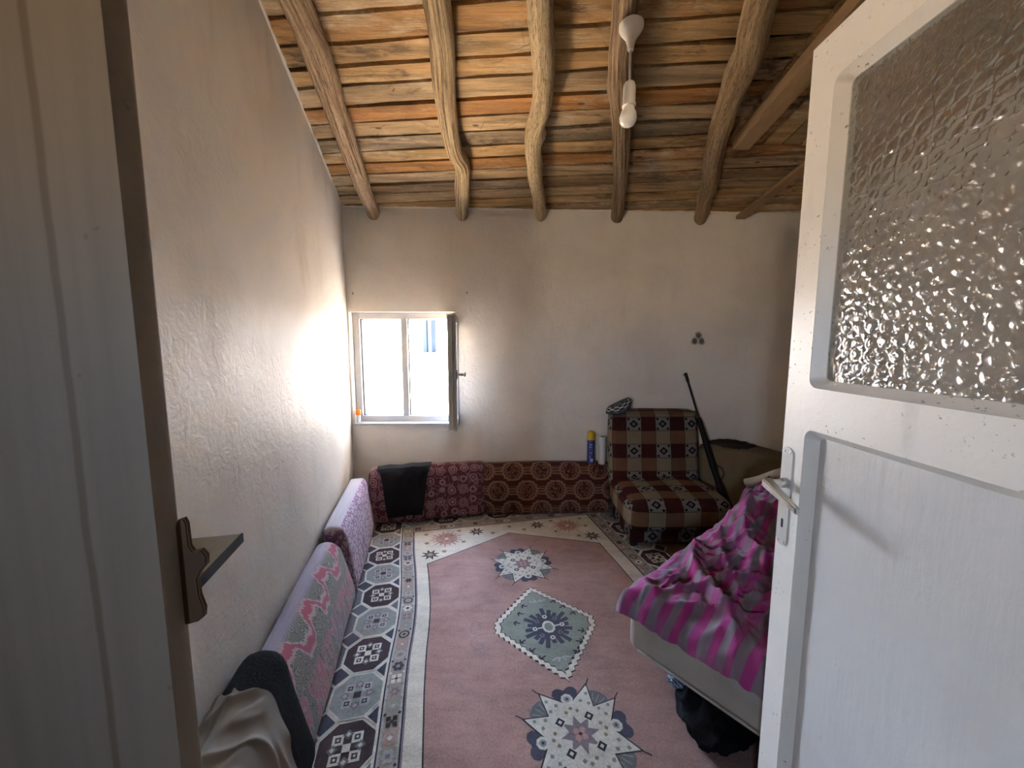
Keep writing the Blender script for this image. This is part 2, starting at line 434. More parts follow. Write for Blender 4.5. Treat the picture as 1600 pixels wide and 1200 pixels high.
# front wall around the doorway, unseen hall added behind the camera
bm = bmesh.new()
hexa(bm, [(-1.0, 0.59, -0.02), (-0.66, 0.59, -0.02), (-0.66, 0.64, -0.02), (-1.0, 0.64, -0.02)], [(-1.0, 0.59, 3.0), (-0.66, 0.59, 3.0), (-0.66, 0.64, 3.0), (-1.0, 0.64, 3.0)])
hexa(bm, [(0.73, 0.0, -0.02), (2.5, 0.25, -0.02), (2.5, 0.37, -0.02), (0.73, 0.07, -0.02)], [(0.73, 0.0, 3.3), (2.5, 0.25, 3.3), (2.5, 0.37, 3.3), (0.73, 0.07, 3.3)])
hexa(bm, [(-0.60, 0.45, 2.2), (0.73, 0.0, 2.2), (0.73, 0.07, 2.2), (-0.60, 0.565, 2.2)], [(-0.60, 0.45, 3.2), (0.73, 0.0, 3.2), (0.73, 0.07, 3.2), (-0.60, 0.565, 3.2)])
struct('wall_front', bm, MAT_wall_b, smooth=False)
bm = bmesh.new()
box(bm, (-1.9, -2.3, -0.02), (-1.62, 0.72, 3.4)); box(bm, (2.5, -2.3, -0.02), (2.7, 0.3, 3.4))
for lo, hi in (((-1.7, -2.16, -0.02), (-1.44, -2.1, 3.4)), ((-1.16, -2.16, -0.02), (2.7, -2.1, 3.4)), ((-1.44, -2.16, -0.02), (-1.16, -2.1, 1.50)), ((-1.44, -2.16, 1.84), (-1.16, -2.1, 3.4))): box(bm, lo, hi)  # rear wall leaves a small unseen window, added to light the jamb weakly
box(bm, (-1.7, 0.59, -0.02), (-0.98, 0.72, 3.4))
struct('wall_hall', bm, MAT_hall, smooth=False)
bm = bmesh.new(); box(bm, (-1.9, -2.3, 2.6), (2.7, 0.02, 2.7)); box(bm, (-1.9, -0.12, 2.7), (2.7, -0.02, 3.5)); struct('ceiling_hall', bm, MAT_hall, smooth=False)  # upright box is out of view, added to block a light leak

# ------------------------------------------------------------------ ceiling of rough planks
def ceiling():
    bm = bmesh.new(); lay = bm.verts.layers.float_color.new('tint')
    tints = [(0.36, 0.220, 0.090), (0.31, 0.165, 0.055), (0.37, 0.25, 0.130), (0.27, 0.170, 0.080), (0.32, 0.150, 0.044), (0.215, 0.155, 0.09), (0.39, 0.245, 0.105)]
    seq = [0, 3, 0, 2, 3, 2, 4, 0, 5, 2, 4, 2, 0, 0, 1, 2, 3, 4, 0, 2, 5, 0, 1, 3, 2, 0, 1, 2]
    ds = Vector((1, -0.07, 0)).normalized()
    def plank(x0, x1, yb, w, tint, k, lift=0.0, along_y=False, skew=0.0):
        n = 36; rows = []
        gap0 = 0.004 + 0.004 * random.random(); gap1 = 0.004 + 0.013 * random.random() ** 3
        for i in range(n + 1):
            t = i / n; x = x0 + (x1 - x0) * t
            e0 = gap0 + 0.010 * max(0, nz(x * 2.2, k * 3.7)) + 0.0045 * nz(x * 14, k); e1 = gap1 + 0.036 * max(0, nz(x * 1.3, k * 5.1 + 9)) ** 1.3 + 0.003 * nz(x * 12, k + 4)
            warp = 0.006 * nz(x * 1.1, k * 1.9, 4)
            ring = []
            for (o, dz) in ((e0, 0), (w - e1, 0), (w - e1, 0.022), (e0, 0.022)):
                if along_y: px_, py_ = yb + o + skew * x, x
                else: px_, py_ = x, yb - 0.07 * x - o
                zz = zceil(py_) + dz + warp + lift + 0.002 * nz(x * 8, o * 30, k)
                v = bm.verts.new((px_, py_, zz)); f = 0.9 + 0.2 * random.random() * 0
                v[lay] = (tint[0] * f, tint[1] * f, tint[2] * f, 1); ring.append(v)
            rows.append(ring)
        for i in range(n):
            for j in range(4): bm.faces.new((rows[i][j], rows[i][(j + 1) % 4], rows[i + 1][(j + 1) % 4], rows[i + 1][j]))
        bm.faces.new(rows[0]); bm.faces.new(rows[-1][::-1])
    yb = 3.33; k = 0
    while yb > 0.9:
        w = 0.112 + 0.022 * (random.random() - 0.5)
        tint = tints[seq[k % len(seq)]]
        if yb + 0.07 * -1.3 - w > 2.22: plank(-1.5, 2.55, yb, w, tint, k)
        else: plank(-1.5, 1.33, yb, w, tint, k)
        yb -= w; k += 1
    x = 1.27
    for j in range(10):                                              # boards running the other way beside the far log
        w = 0.115; plank(0.6, 2.42, x + 0.06, w, tints[(j * 3 + 1) % 7], 50 + j, lift=-0.02, along_y=True, skew=-0.03); x += w
    for f in bm.faces: f.material_index = 0
    a = [(-1.8, 3.5), (2.7, 3.5), (2.7, -0.05), (-1.8, -0.05)]
    vs = hexa(bm, [(x, y, zceil(y) + 0.05) for x, y in a], [(x, y, zceil(y) + 0.10) for x, y in a], 1)
    return bm
CEIL = struct('ceiling', ceiling(), [MAT_plank, MAT_dark], angle=30)

def bead(name, pts, r, seed):
    P = [(x, y, z) for x, y, z in pts]
    bm = tube(P, r, n=10, steps=160, fn=lambda t, a, p: 0.75 + 0.7 * nz(p.x * 9 + seed, p.y * 9, 1.0) + 0.5 * nz(p.x * 30, p.y * 30, seed))
    struct(name, bm, MAT_wall_l if seed == 1 else MAT_wall_b)
bead('trim_3', [(lambda q: (q.x, q.y, zceil(q.y) - 0.002))(UV(U0, 0.9 + 2.4 * k / 12)) for k in range(13)], 0.011, 1)
bead('trim_4', [(-1.3 + 3.8 * k / 12, ywall(-1.3 + 3.8 * k / 12), zceil(ywall(-1.3 + 3.8 * k / 12)) - 0.002) for k in range(13)], 0.011, 2)
def log_beam(pts, rad, label, seed, knots=()):
    def fn(t, a, p):
        r = 1 + 0.10 * nz(p.x * 2 + seed, p.y * 5, a * 0.3) + 0.07 * nz(math.cos(a) * 1.5 + seed, p.y * 9, math.sin(a) * 1.5) + 0.035 * nz(math.cos(a) * 5, p.y * 3 + seed, math.sin(a) * 5)
        for (tk, ak, s, h) in knots:
            da = math.atan2(math.sin(a - ak), math.cos(a - ak)); r += h * math.exp(-((t - tk) / s) ** 2 - (da / 0.7) ** 2)
        return r
    P = [(x, y, zceil(y) - 0.052) for x, y in pts]
    o = link('log_beam', tube(P, rad, n=28, steps=140, fn=fn), LOGM[LOGN[0]], angle=60); LOGN[0] += 1
    tag(o, label, 'beam', 'crooked logs carrying the plank ceiling')
    return o
log_beam([(-0.79, 1.0), (-0.83, 1.6), (-0.845, 1.8), (-0.905, 2.09), (-0.97, 2.46), (-1.04, 2.85), (-1.078, 3.12), (-1.12, 3.35)], [0.056, 0.058, 0.06, 0.058, 0.055, 0.052, 0.05, 0.05],
         'leftmost of the peeled log beams, straight and slanting down near the left wall', 1.0, [(0.30, 2.6, 0.04, 0.35)])
log_beam([(-0.26, 1.0), (-0.29, 1.6), (-0.298, 1.8), (-0.335, 2.07), (-0.345, 2.40), (-0.315, 2.55), (-0.345, 2.8), (-0.395, 3.16), (-0.43, 3.35)], [0.055, 0.056, 0.056, 0.052, 0.046, 0.052, 0.048, 0.045],
         'grooved log beam with a knotted kink, ending above the right side of the window', 5.0, [(0.60, 2.2, 0.03, 0.3)])
log_beam([(0.07, 1.0), (0.105, 1.6), (0.135, 1.8), (0.15, 2.07), (0.12, 2.30), (0.145, 2.6), (0.19, 2.9), (0.226, 3.16), (0.25, 3.35)], [0.052, 0.052, 0.053, 0.050, 0.050, 0.046, 0.044, 0.042],
         'pale speckled log beam in the middle, bowed with a snapped twig stub', 9.0, [(0.50, 0.15, 0.02, 0.45)])
log_beam([(0.30, 1.0), (0.432, 1.6), (0.478, 1.83), (0.573, 2.15), (0.685, 2.55), (0.76, 2.85), (0.83, 3.16), (0.87, 3.35)], [0.050, 0.050, 0.055, 0.050, 0.048, 0.046, 0.045],
         'log beam that the white pendant lamp hangs from', 13.0, [(0.36, 2.9, 0.03, 0.3)])
log_beam([(0.80, 1.0), (0.945, 1.6), (1.04, 1.83), (1.115, 2.15), (1.235, 2.49), (1.34, 2.72), (1.395, 2.9), (1.48, 3.12), (1.55, 3.35)], [0.060, 0.060, 0.062, 0.055, 0.056, 0.050, 0.052, 0.044],
         'rightmost and most crooked log beam, thick and curving toward the back wall', 17.0, [(0.28, 3.0, 0.035, 0.28), (0.72, 3.0, 0.03, 0.25)])
def squared(pts, w, h, label, drop):
    bm = bmesh.new(); (x0, y0), (x1, y1) = pts
    hexa(bm, [(x0, y0, zceil(y0) - drop - h), (x0 + w, y0, zceil(y0) - drop - h), (x0 + w, y0, zceil(y0) - drop), (x0, y0, zceil(y0) - drop)],
         [(x1, y1, zceil(y1) - drop - h), (x1 + w, y1, zceil(y1) - drop - h), (x1 + w, y1, zceil(y1) - drop), (x1, y1, zceil(y1) - drop)])
    bmesh.ops.recalc_face_normals(bm, faces=bm.faces[:]); bmesh.ops.bevel(bm, geom=bm.edges[:], offset=0.004, segments=2, affect='EDGES')
    return tag(link('rafter', bm, MAT_sawn, angle=30), label, 'rafter', 'sawn rafters by the door')
squared([(1.315, 0.9), (1.275, 2.36)], 0.10, 0.07, 'squared sawn rafter running along the ceiling above the open door', 0.024)
squared([(1.86, 2.30), (1.79, 3.20)], 0.075, 0.030, 'thin sawn board sloping down to the back wall right of the logs', 0.026)

def straw():
    bm = bmesh.new(); rnd = random.Random(3)
    for k in range(26):
        y = rnd.uniform(1.7, 2.6); x = rnd.uniform(-0.8, 0.6); z = zceil(y) + 0.004; L = rnd.uniform(0.04, 0.10); a = rnd.uniform(0, 6.28)
        d = Vector((math.cos(a), math.sin(a), 0)) * L
        tube([(x, y, z), (x + d.x * 0.4, y + d.y * 0.4, z - 0.022), (x + d.x, y + d.y, z - 0.030 - rnd.random() * 0.02)], 0.0011, 5, bm=bm, steps=8)
    return tag(link('straw', bm, simple('dry_straw', (0.30, 0.20, 0.09)), CEIL), 'dry straw wisps between the planks', kind='stuff')
straw()

# ------------------------------------------------------------------ window
def window():
    w = empty('window_1', (0, 0, 0)); tag(w, kind='structure')
    y0 = ywall(-0.87) + 0.055; y1 = y0 + 0.065; F = 0.052
    bm = bmesh.new(); xm0, xm1 = -0.912, -0.862
    box(bm, (WX0, y0, WZ0), (WX0 + F, y1, WZ1)); box(bm, (WX1 - F * 0.8, y0, WZ0), (WX1, y1, WZ1))
    box(bm, (WX0 + F, y0, WZ1 - F), (WX1 - F * 0.8, y1, WZ1)); box(bm, (WX0 + F, y0, WZ0), (WX1 - F * 0.8, y1, WZ0 + F))
    box(bm, (xm0, y0, WZ0 + F), (xm1, y1, WZ1 - F))
    bmesh.ops.recalc_face_normals(bm, faces=bm.faces[:]); bmesh.ops.bevel(bm, geom=bm.edges[:], offset=0.004, segments=2, affect='EDGES')
    fr = link('window_frame', bm, MAT_pvc, w)
    bm = bmesh.new()
    for (a, b) in ((WX0 + F, xm0), (xm1, WX1 - F * 0.8)):             # dark seals round the openings
        for lo, hi in (((a, y0 + 0.03, WZ0 + F), (a + 0.006, y0 + 0.05, WZ1 - F)), ((b - 0.006, y0 + 0.03, WZ0 + F), (b, y0 + 0.05, WZ1 - F)),
                       ((a, y0 + 0.03, WZ1 - F - 0.006), (b, y0 + 0.05, WZ1 - F)), ((a, y0 + 0.03, WZ0 + F), (b, y0 + 0.05, WZ0 + F + 0.006))): box(bm, lo, hi)
    link('seal', bm, MAT_rubber, fr, smooth=False)
    bm = bmesh.new(); box(bm, (WX0 + F, y0 + 0.034, WZ0 + F), (xm0, y0 + 0.038, WZ1 - F)); link('window_pane', bm, MAT_glass, w, smooth=False)
    for z in (1.50, 0.95): link('hinge', bevbox((xm1 - 0.004, y0 - 0.008, z - 0.03), (xm1 + 0.006, y0 + 0.002, z + 0.03)), MAT_metal, fr)
    # casement swung fully inward on the right jamb
    L, T, zA, zB = 0.375, 0.062, 0.772, 1.622; s = 0.058
    sash = empty('casement_sash', (WX1 - 0.008, y0 - 0.004, 0), R(95.5)); sash.parent = w    # local -x... runs toward the room
    bm = bmesh.new()
    for lo, hi in (((-L, 0, zA), (-L + s, T, zB)), ((-s, 0, zA), (0, T, zB)), ((-L + s, 0, zB - s), (-s, T, zB)), ((-L + s, 0, zA), (-s, T, zA + s)), ((-L - 0.010, 0.0, zA - 0.01), (-L, 0.018, zB + 0.01))): box(bm, lo, hi)
    bmesh.ops.recalc_face_normals(bm, faces=bm.faces[:]); bmesh.ops.bevel(bm, geom=bm.edges[:], offset=0.004, segments=2, affect='EDGES')
    link('sash_frame', bm, MAT_pvc, sash)
    bm = bmesh.new(); box(bm, (-L + s, 0.028, zA + s), (-s, 0.032, zB - s)); link('sash_pane', bm, MAT_glass, sash, smooth=False)
    bm = bmesh.new(); box(bm, (-L - 0.012, 0.026, zA + 0.02), (-L - 0.002, 0.040, zB - 0.02)); link('lock_strip', bm, MAT_metal, sash, smooth=False)
    bm = bevbox((-L + 0.012, -0.010, 1.15), (-L + 0.045, 0.0, 1.22)); bm_join(bm, bevbox((-L + 0.02, -0.05, 1.172), (-L + 0.037, -0.008, 1.192)))
    bm_join(bm, bevbox((-L + 0.018, -0.066, 1.165), (-L + 0.11, -0.05, 1.195), 0.006)); link('window_handle', bm, MAT_metal, sash)
    return w
window()
bm = bmesh.new(); box(bm, (WX0 + 0.001, ywall(-1.3) - 0.012, WZ0 - 0.014), (WX1 - 0.001, ywall(-0.87) + 0.054, WZ0 + 0.004)); struct('trim_2', bm, MAT_pvc, smooth=False)

# outdoors beyond the window
MAT_out = simple('pale_stone', (0.72, 0.70, 0.66), (0.66, 0.63, 0.58), scale=2)  # mottled pale stone, its own colour
MAT_grey = simple('weathered_grey', (0.016, 0.018, 0.02), rough=0.9, spec=0.05)
MAT_shed = simple('bluish_boards', (0.040, 0.046, 0.054), rough=0.9, spec=0.05)
bm = bmesh.new(); box(bm, (-4.5, 7.6, -0.3), (-0.3, 9.0, 1.20)); struct('ground_terrace', bm, MAT_out, smooth=False)
sh = empty('garden_shed', (-1.85, 8.2, 1.2)); tag(sh, 'pale shed with grey door post seen through the open casement', 'shed')
bm = bmesh.new(); box(bm, (-0.30, 0, 0), (0.14, 0.5, 1.9)); link('wall', bm, MAT_shed, sh, smooth=False)
bm = bmesh.new(); box(bm, (-0.02, -0.05, 0), (0.05, -0.001, 1.9)); link('post', bm, MAT_grey, sh, smooth=False)

# ------------------------------------------------------------------ doorway: jamb and open door
bm = bevbox((-1.6, 0.545, 0.0), (-0.530, 0.585, 2.6), 0.004)
jamb = struct('trim_1', bm, MAT_jamb)
MAT_brass = simple('tarnished_brass', (0.115, 0.066, 0.036), (0.07, 0.038, 0.02), rough=0.5, spec=0.4, metal=0.2)
def strike():
    out = [(-0.534, 1.128), (-0.526, 1.142), (-0.517, 1.145), (-0.513, 1.136), (-0.512, 1.098), (-0.507, 1.090), (-0.494, 1.093), (-0.486, 1.083), (-0.487, 1.068),
           (-0.497, 1.056), (-0.504, 1.042), (-0.503, 1.015), (-0.497, 0.993), (-0.499, 0.978), (-0.510, 0.969), (-0.534, 0.962)]   # lobed outline of the worn plate
    bm = bmesh.new(); hexa(bm, [(x, 0.577, z) for x, z in out], [(x, 0.586, z) for x, z in out])
    bmesh.ops.recalc_face_normals(bm, faces=bm.faces[:]); bmesh.ops.bevel(bm, geom=[e for e in bm.edges if abs(e.verts[0].co.y - e.verts[1].co.y) < 1e-6], offset=0.002, segments=2, affect='EDGES')
    return bm
tag(link('strike_plate', strike(), MAT_brass, jamb, angle=60), 'brown worn metal strike plate')

XD, DY0, DY1, DZ0, DZ1 = 0.675, 0.085, 0.935, 0.02, 2.069
def rounded(y0, y1, z0, z1, r, n=5):
    out = []
    for (cy, cz, a0) in ((y1 - r, z1 - r, 0), (y0 + r, z1 - r, 90), (y0 + r, z0 + r, 180), (y1 - r, z0 + r, 270)):
        for i in range(n + 1): a = R(a0 + 90 * i / n); out.append((cy + r * math.cos(a), cz + r * math.sin(a)))
    return out
def door():
    d = empty('door_1', (XD, DY0, DZ0)); tag(d, kind='structure')
    off = Vector((-XD, -DY0, -DZ0)); X1 = XD + 0.040
    holes = [(0.175, 0.868, 1.318, 1.972), (0.175, 0.868, 0.20, 1.222)]
    bm = bmesh.new(); rr = 0.022
    ys = [DY0, 0.175, 0.868, DY1]; zs = [DZ0, 0.20, 1.222, 1.318, 1.972, DZ1]
    for i in range(3):
        for j in range(5):
            if i == 1 and j in (1, 3): continue
            box(bm, (XD, ys[i], zs[j]), (X1, ys[i + 1], zs[j + 1]))
    bmesh.ops.remove_doubles(bm, verts=bm.verts[:], dist=1e-6)
    inner = [f for f in bm.faces if all(len(e.link_faces) > 2 for e in f.edges) and False]
    for (a, b, c, e) in holes:                                         # rounded corner fillets
        n = 6
        for (cy, cz, sy, sz) in ((b, e, -1, -1), (a, e, 1, -1), (a, c, 1, 1), (b, c, -1, 1)):
            arc = [(cy + sy * (rr - rr * math.sin(R(90 * i / n))), cz + sz * (rr - rr * math.cos(R(90 * i / n)))) for i in range(n + 1)]
            loop = [(cy, cz)] + arc
            hexa(bm, [(XD, y, z) for y, z in loop], [(X1, y, z) for y, z in loop])
    o = link('door_leaf', bm, MAT_paint, d, loc=off, smooth=False)
    for (a, b, c, e), nm in zip(holes, ('glazing_bead', 'panel_moulding')):   # sloping reveal round each field
        bm = bmesh.new(); A = rounded(a, b, c, e, rr); B = rounded(a + 0.014, b - 0.014, c + 0.014, e - 0.014, 0.014); C = rounded(a + 0.017, b - 0.017, c + 0.017, e - 0.017, 0.012)
        rings = []
        for x, lp in ((XD + 0.001, A), (XD + 0.007, rounded(a + 0.004, b - 0.004, c + 0.004, e - 0.004, rr)), (XD + 0.020, B), (XD + 0.0235, C), (XD + 0.040, C), (XD + 0.040, A)):
            rings.append([bm.verts.new((x, y, z)) for y, z in lp])
        k = len(A)
        for r0, r1 in zip(rings, rings[1:] + rings[:1]):
            for i in range(k): bm.faces.new((r0[i], r0[(i + 1) % k], r1[(i + 1) % k], r1[i]))
        link(nm, bm, MAT_paint, d, loc=off, angle=25)
    a, b, c, e = holes[0]
    bm = bmesh.new(); box(bm, (XD + 0.025, a + 0.004, c + 0.004), (XD + 0.030, b - 0.004, e - 0.004)); link('glass_pane', bm, MAT_dglass, d, loc=off, smooth=False)
    a, b, c, e = holes[1]
    bm = bmesh.new(); box(bm, (XD + 0.024, a + 0.004, c + 0.004), (XD + 0.032, b - 0.004, e - 0.004)); link('panel', bm, MAT_panel, d, loc=off, smooth=False)
    # lock plate with its lever
    out = rounded(0.895, 0.931, 0.917, 1.166, 0.016)
    bm = bmesh.new(); hexa(bm, [(XD - 0.003, y, z) for y, z in out], [(XD - 0.0002, y, z) for y, z in out])
    bmesh.ops.recalc_face_normals(bm, faces=bm.faces[:])
    pl = link('lock_plate', bm, MAT_plate, d, loc=off, angle=30)
    bm = bmesh.new(); kh = rounded(0.9095, 0.9165, 0.962, 0.985, 0.0034); hexa(bm, [(XD - 0.0036, y, z) for y, z in kh], [(XD - 0.0025, y, z) for y, z in kh]); link('keyhole', bm, MAT_rubber, pl, smooth=False)
    for y, z in ((0.903, 1.155), (0.923, 1.155), (0.903, 0.927), (0.923, 0.927)):
        bm = lathe([(0.0035, 0), (0.003, 0.0015), (0.001, 0.002)], 10); bmesh.ops.rotate(bm, verts=bm.verts, matrix=Matrix.Rotation(R(-90), 3, 'Y')); bmesh.ops.translate(bm, verts=bm.verts, vec=(XD - 0.003, y, z)); link('screw', bm, MAT_metal, pl)
    bm = lathe([(0.012, 0), (0.012, 0.012), (0.0095, 0.015), (0.0095, 0.040)], 24); bmesh.ops.rotate(bm, verts=bm.verts, matrix=Matrix.Rotation(R(-90), 3, 'Y')); bmesh.ops.translate(bm, verts=bm.verts, vec=(XD - 0.003, 0.909, 1.078))
    lev = bmesh.new()
    hexa(lev, [(XD - 0.060, 0.916, 1.068), (XD - 0.036, 0.916, 1.066), (XD - 0.036, 0.916, 1.090), (XD - 0.060, 0.916, 1.088)],
         [(XD - 0.060, 0.800, 1.046), (XD - 0.048, 0.800, 1.045), (XD - 0.048, 0.800, 1.062), (XD - 0.060, 0.800, 1.062)])
    bmesh.ops.recalc_face_normals(lev, faces=lev.faces[:]); bmesh.ops.bevel(lev, geom=lev.edges[:], offset=0.003, segments=3, affect='EDGES')
    h = link('door_handle', bm_join(bm, lev), MAT_metal, d, loc=off, angle=30); tag(h, 'chrome lever handle')
    return d
def panel_paint():
    m = M('scuffed_panel_paint', 0.42, 0.45)
    sc = m.noise(14, detail=7, rough=0.7); lines = m.noise(5, stretch=(1, 9, 1.2), detail=6)
    col = m.mix(m.noise(2.2).sstep(0.35, 0.7), (0.53, 0.515, 0.485), (0.43, 0.415, 0.39))
    col = m.mix(sc.sstep(0.64, 0.72) * 0.5, col, (0.24, 0.22, 0.20)); m.color(col)
    m.bump(lines * 1.2 + m.noise(60) * 0.3 + sc.sstep(0.5, 0.75) * 0.35, 0.3, 0.004); return m.mat
MAT_panel = panel_paint()
MAT_plate = simple('painted_lock_plate', (0.56, 0.54, 0.50), (0.42, 0.40, 0.36), rough=0.4, spec=0.5, scale=30)
door()

# ------------------------------------------------------------------ carpet
PAL = dict(pink=(0.300, 0.178, 0.150), cream=(0.52, 0.46, 0.37), ivory=(0.50, 0.455, 0.385), taupe=(0.275, 0.225, 0.185), dark=(0.055, 0.036, 0.040), navy=(0.060, 0.058, 0.078), slate=(0.125, 0.122, 0.128),
           blue=(0.225, 0.230, 0.208), sage=(0.200, 0.208, 0.170), mauve=(0.20, 0.155, 0.165), rust=(0.30, 0.14, 0.09), line=(0.040, 0.034, 0.040), grey=(0.33, 0.305, 0.28), rose=(0.38, 0.22, 0.19), olive=(0.22, 0.175, 0.10))
NAMES = list(PAL)
def pile(name, c):
    m = M('carpet_' + name, 0.95, 0.08)
    f = m.noise(130, detail=3); b = m.noise(4, detail=5, rough=0.65); st = m.noise(22, stretch=(0.35, 1, 1), detail=6, rough=0.7)
    col = m.mul(m.c(tuple(q * 0.78 for q in c)), f * 0.8 + b * 0.8 + st * 0.7 - 0.10)
    col = m.mix(m.noise(2.1, detail=6).sstep(0.55, 0.75) * 0.22, col, (0.16, 0.115, 0.10))
    m.color(col); m.bump(f, 0.35, 0.004); return m.mat
CM = [pile(n, PAL[n]) for n in NAMES]
def carpet():
    bm = bmesh.new(); top = 0.010; level = [0]
    CUT = [(Vector((0, -1)), lambda p: 0)]
    def clip(poly):                                                   # carpet stops short of the back wall
        out = []; n = len(poly)
        def d(p): w = UV(p[0], p[1]); return ywall(w.x) - 0.02 - w.y
        for i in range(n):
            a, b = poly[i], poly[(i + 1) % n]; da, db = d(a), d(b)
            if da >= 0: out.append(a)
            if (da >= 0) != (db >= 0): t = da / (da - db); out.append((a[0] + (b[0] - a[0]) * t, a[1] + (b[1] - a[1]) * t))
        return out
    def warp(u, v):
        k = max(0.0, min(1.0, 1 - u / 0.5)); k = k * k * (3 - 2 * k)
        return u + 0.036 * k * math.exp(-((v - 2.05) / 0.45) ** 2) + 0.006 * nz(u * 0.8, v * 1.3, 5.0) + 0.003 * nz(u * 4, v * 5, 2), v + 0.010 * nz(u * 1.3, v * 0.9, 8.0) + 0.003 * nz(u * 5, v * 4, 6)
    def poly(pts, col, lv, seg=0.06):
        pts = clip(pts)
        if len(pts) < 3: return
        q = []
        for i, a in enumerate(pts):
            b = pts[(i + 1) % len(pts)]; L = math.hypot(b[0] - a[0], b[1] - a[1]); k = max(1, int(L / seg))
            for j in range(k): q.append((a[0] + (b[0] - a[0]) * j / k, a[1] + (b[1] - a[1]) * j / k))
        P = [UV(*warp(*p), top + 0.00035 * lv) for p in q]
        try:
            for tri in geometry.tessellate_polygon([P]):
                vs = [bm.verts.new(P[i]) for i in tri]; f = bm.faces.new(vs); f.material_index = NAMES.index(col)
                if f.normal.z < 0 or (f.normal_update() or f.normal.z < 0): f.normal_flip()
        except Exception: pass
    def rect(u0, v0, u1, v1, col, lv): poly([(u0, v0), (u1, v0), (u1, v1), (u0, v1)], col, lv)
    def ngon(u, v, r, n, col, lv, rot=0.0, sv=1.0): poly([(u + r * math.cos(rot + 2 * math.pi * i / n), v + sv * r * math.sin(rot + 2 * math.pi * i / n)) for i in range(n)], col, lv)
    def star(u, v, r, r2, n, col, lv, rot=0.0, sv=1.0):
        poly([(u + (r if i % 2 == 0 else r2) * math.cos(rot + math.pi * i / n), v + sv * (r if i % 2 == 0 else r2) * math.sin(rot + math.pi * i / n)) for i in range(2 * n)], col, lv)
    def stroke(a, b, w, col, lv):
        d = Vector((b[0] - a[0], b[1] - a[1])); d.normalize(); p = Vector((-d.y, d.x)) * (w / 2)
        poly([(a[0] - p.x, a[1] - p.y), (b[0] - p.x, b[1] - p.y), (b[0] + p.x, b[1] + p.y), (a[0] + p.x, a[1] + p.y)], col, lv)
    def line(pts, w, col, lv):
        for a, b in zip(pts, pts[1:]): stroke(a, b, w, col, lv)
    UC = 0.570; HW = 1.005; V1 = 3.135; V0 = 0.70
    # body (a real slab) and base colour
    body = clip([(UC - HW, V0), (UC + HW, V0), (UC + HW, V1), (UC - HW, V1)])
    B = [UV(*warp(*p)) for p in body]
    hexa(bm, [(p.x, p.y, 0.0) for p in B], [(p.x, p.y, top) for p in B], NAMES.index('slate'))
    # broad border: octagons
    rect(UC - HW, V0, UC + HW, V1, 'slate', 1)
    def octagon(u, v, dark, flip):
        base = 'dark' if dark else 'blue'
        def og(r, c, lv, k=0.42): poly([(u + r * a, v + r * b) for a, b in ((1, k), (k, 1), (-k, 1), (-1, k), (-1, -k), (-k, -1), (k, -1), (1, -k))], c, lv)
        og(0.106, 'ivory', 2); og(0.095, base, 3)
        m1, m2 = ('ivory', 'dark') if dark else ('grey', 'navy')
        if not dark: star(u, v, 0.066, 0.044, 8, 'navy', 4); star(u, v, 0.055, 0.034, 8, 'blue', 5)
        for sx in (-1, 1):
            for sy in (-1, 1):
                c = (u + sx * 0.033, v + sy * 0.033); h = 0.019
                rect(c[0] - h, c[1] - h, c[0] + h, c[1] + h, m1, 6); rect(c[0] - 0.010, c[1] - 0.010, c[0] + 0.010, c[1] + 0.010, m2, 7); rect(c[0] - 0.004, c[1] - 0.004, c[0] + 0.004, c[1] + 0.004, m1, 8)
        rect(u - 0.014, v - 0.014, u + 0.014, v + 0.014, m1 if dark else 'dark', 8)
        for k in range(4):
            a = k * math.pi / 2; cu, cv = u + 0.047 * math.cos(a), v + 0.047 * math.sin(a)
            ngon(cu, cv, 0.019, 4, 'slate' if dark else 'mauve', 8, a); ngon(cu, cv, 0.009, 4, m1, 9, a)
    k = 0; uL = UC - 0.878; uR = UC + 0.878
    for i in range(-1, 18):
        v = 2.123 + 0.2077 * (3 - i)
        if v > 3.1 or v < 0.80: continue
        dark = (i % 2 == 1)
        octagon(uL, v, dark, 0); octagon(uR, v, dark, 0)
        for u in (uL - 0.10, uL + 0.10, uR - 0.10, uR + 0.10):
            ngon(u, v + 0.104, 0.058, 4, 'ivory', 2); ngon(u, v + 0.104, 0.044, 4, 'navy' if i % 4 else 'slate', 3)
    for j in range(1, 8):
        u = uL + j * 0.2163
        octagon(u, 3.005, j % 2 == 0, 0)
        ngon(u - 0.108, 2.905, 0.05, 4, 'ivory', 2); ngon(u - 0.108, 2.905, 0.042, 4, 'slate', 3)
    # guard stripes with small motifs
    def frame(o, c, lv): rect(UC - o, V0, UC + o, 2.80 + (o - 0.672), c, lv)
    frame(0.784, 'ivory', 10); frame(0.774, 'line', 11); frame(0.768, 'grey', 12); frame(0.759, 'taupe', 13)
    frame(0.704, 'grey', 14); frame(0.695, 'line', 15); frame(0.689, 'mauve', 16); frame(0.682, 'cream', 17)
    cyc = ['x', 'o', 'f', 'x', 's', 'o']; cols = ['ivory', 'mauve', 'blue', 'dark', 'rose', 'grey', 'navy']
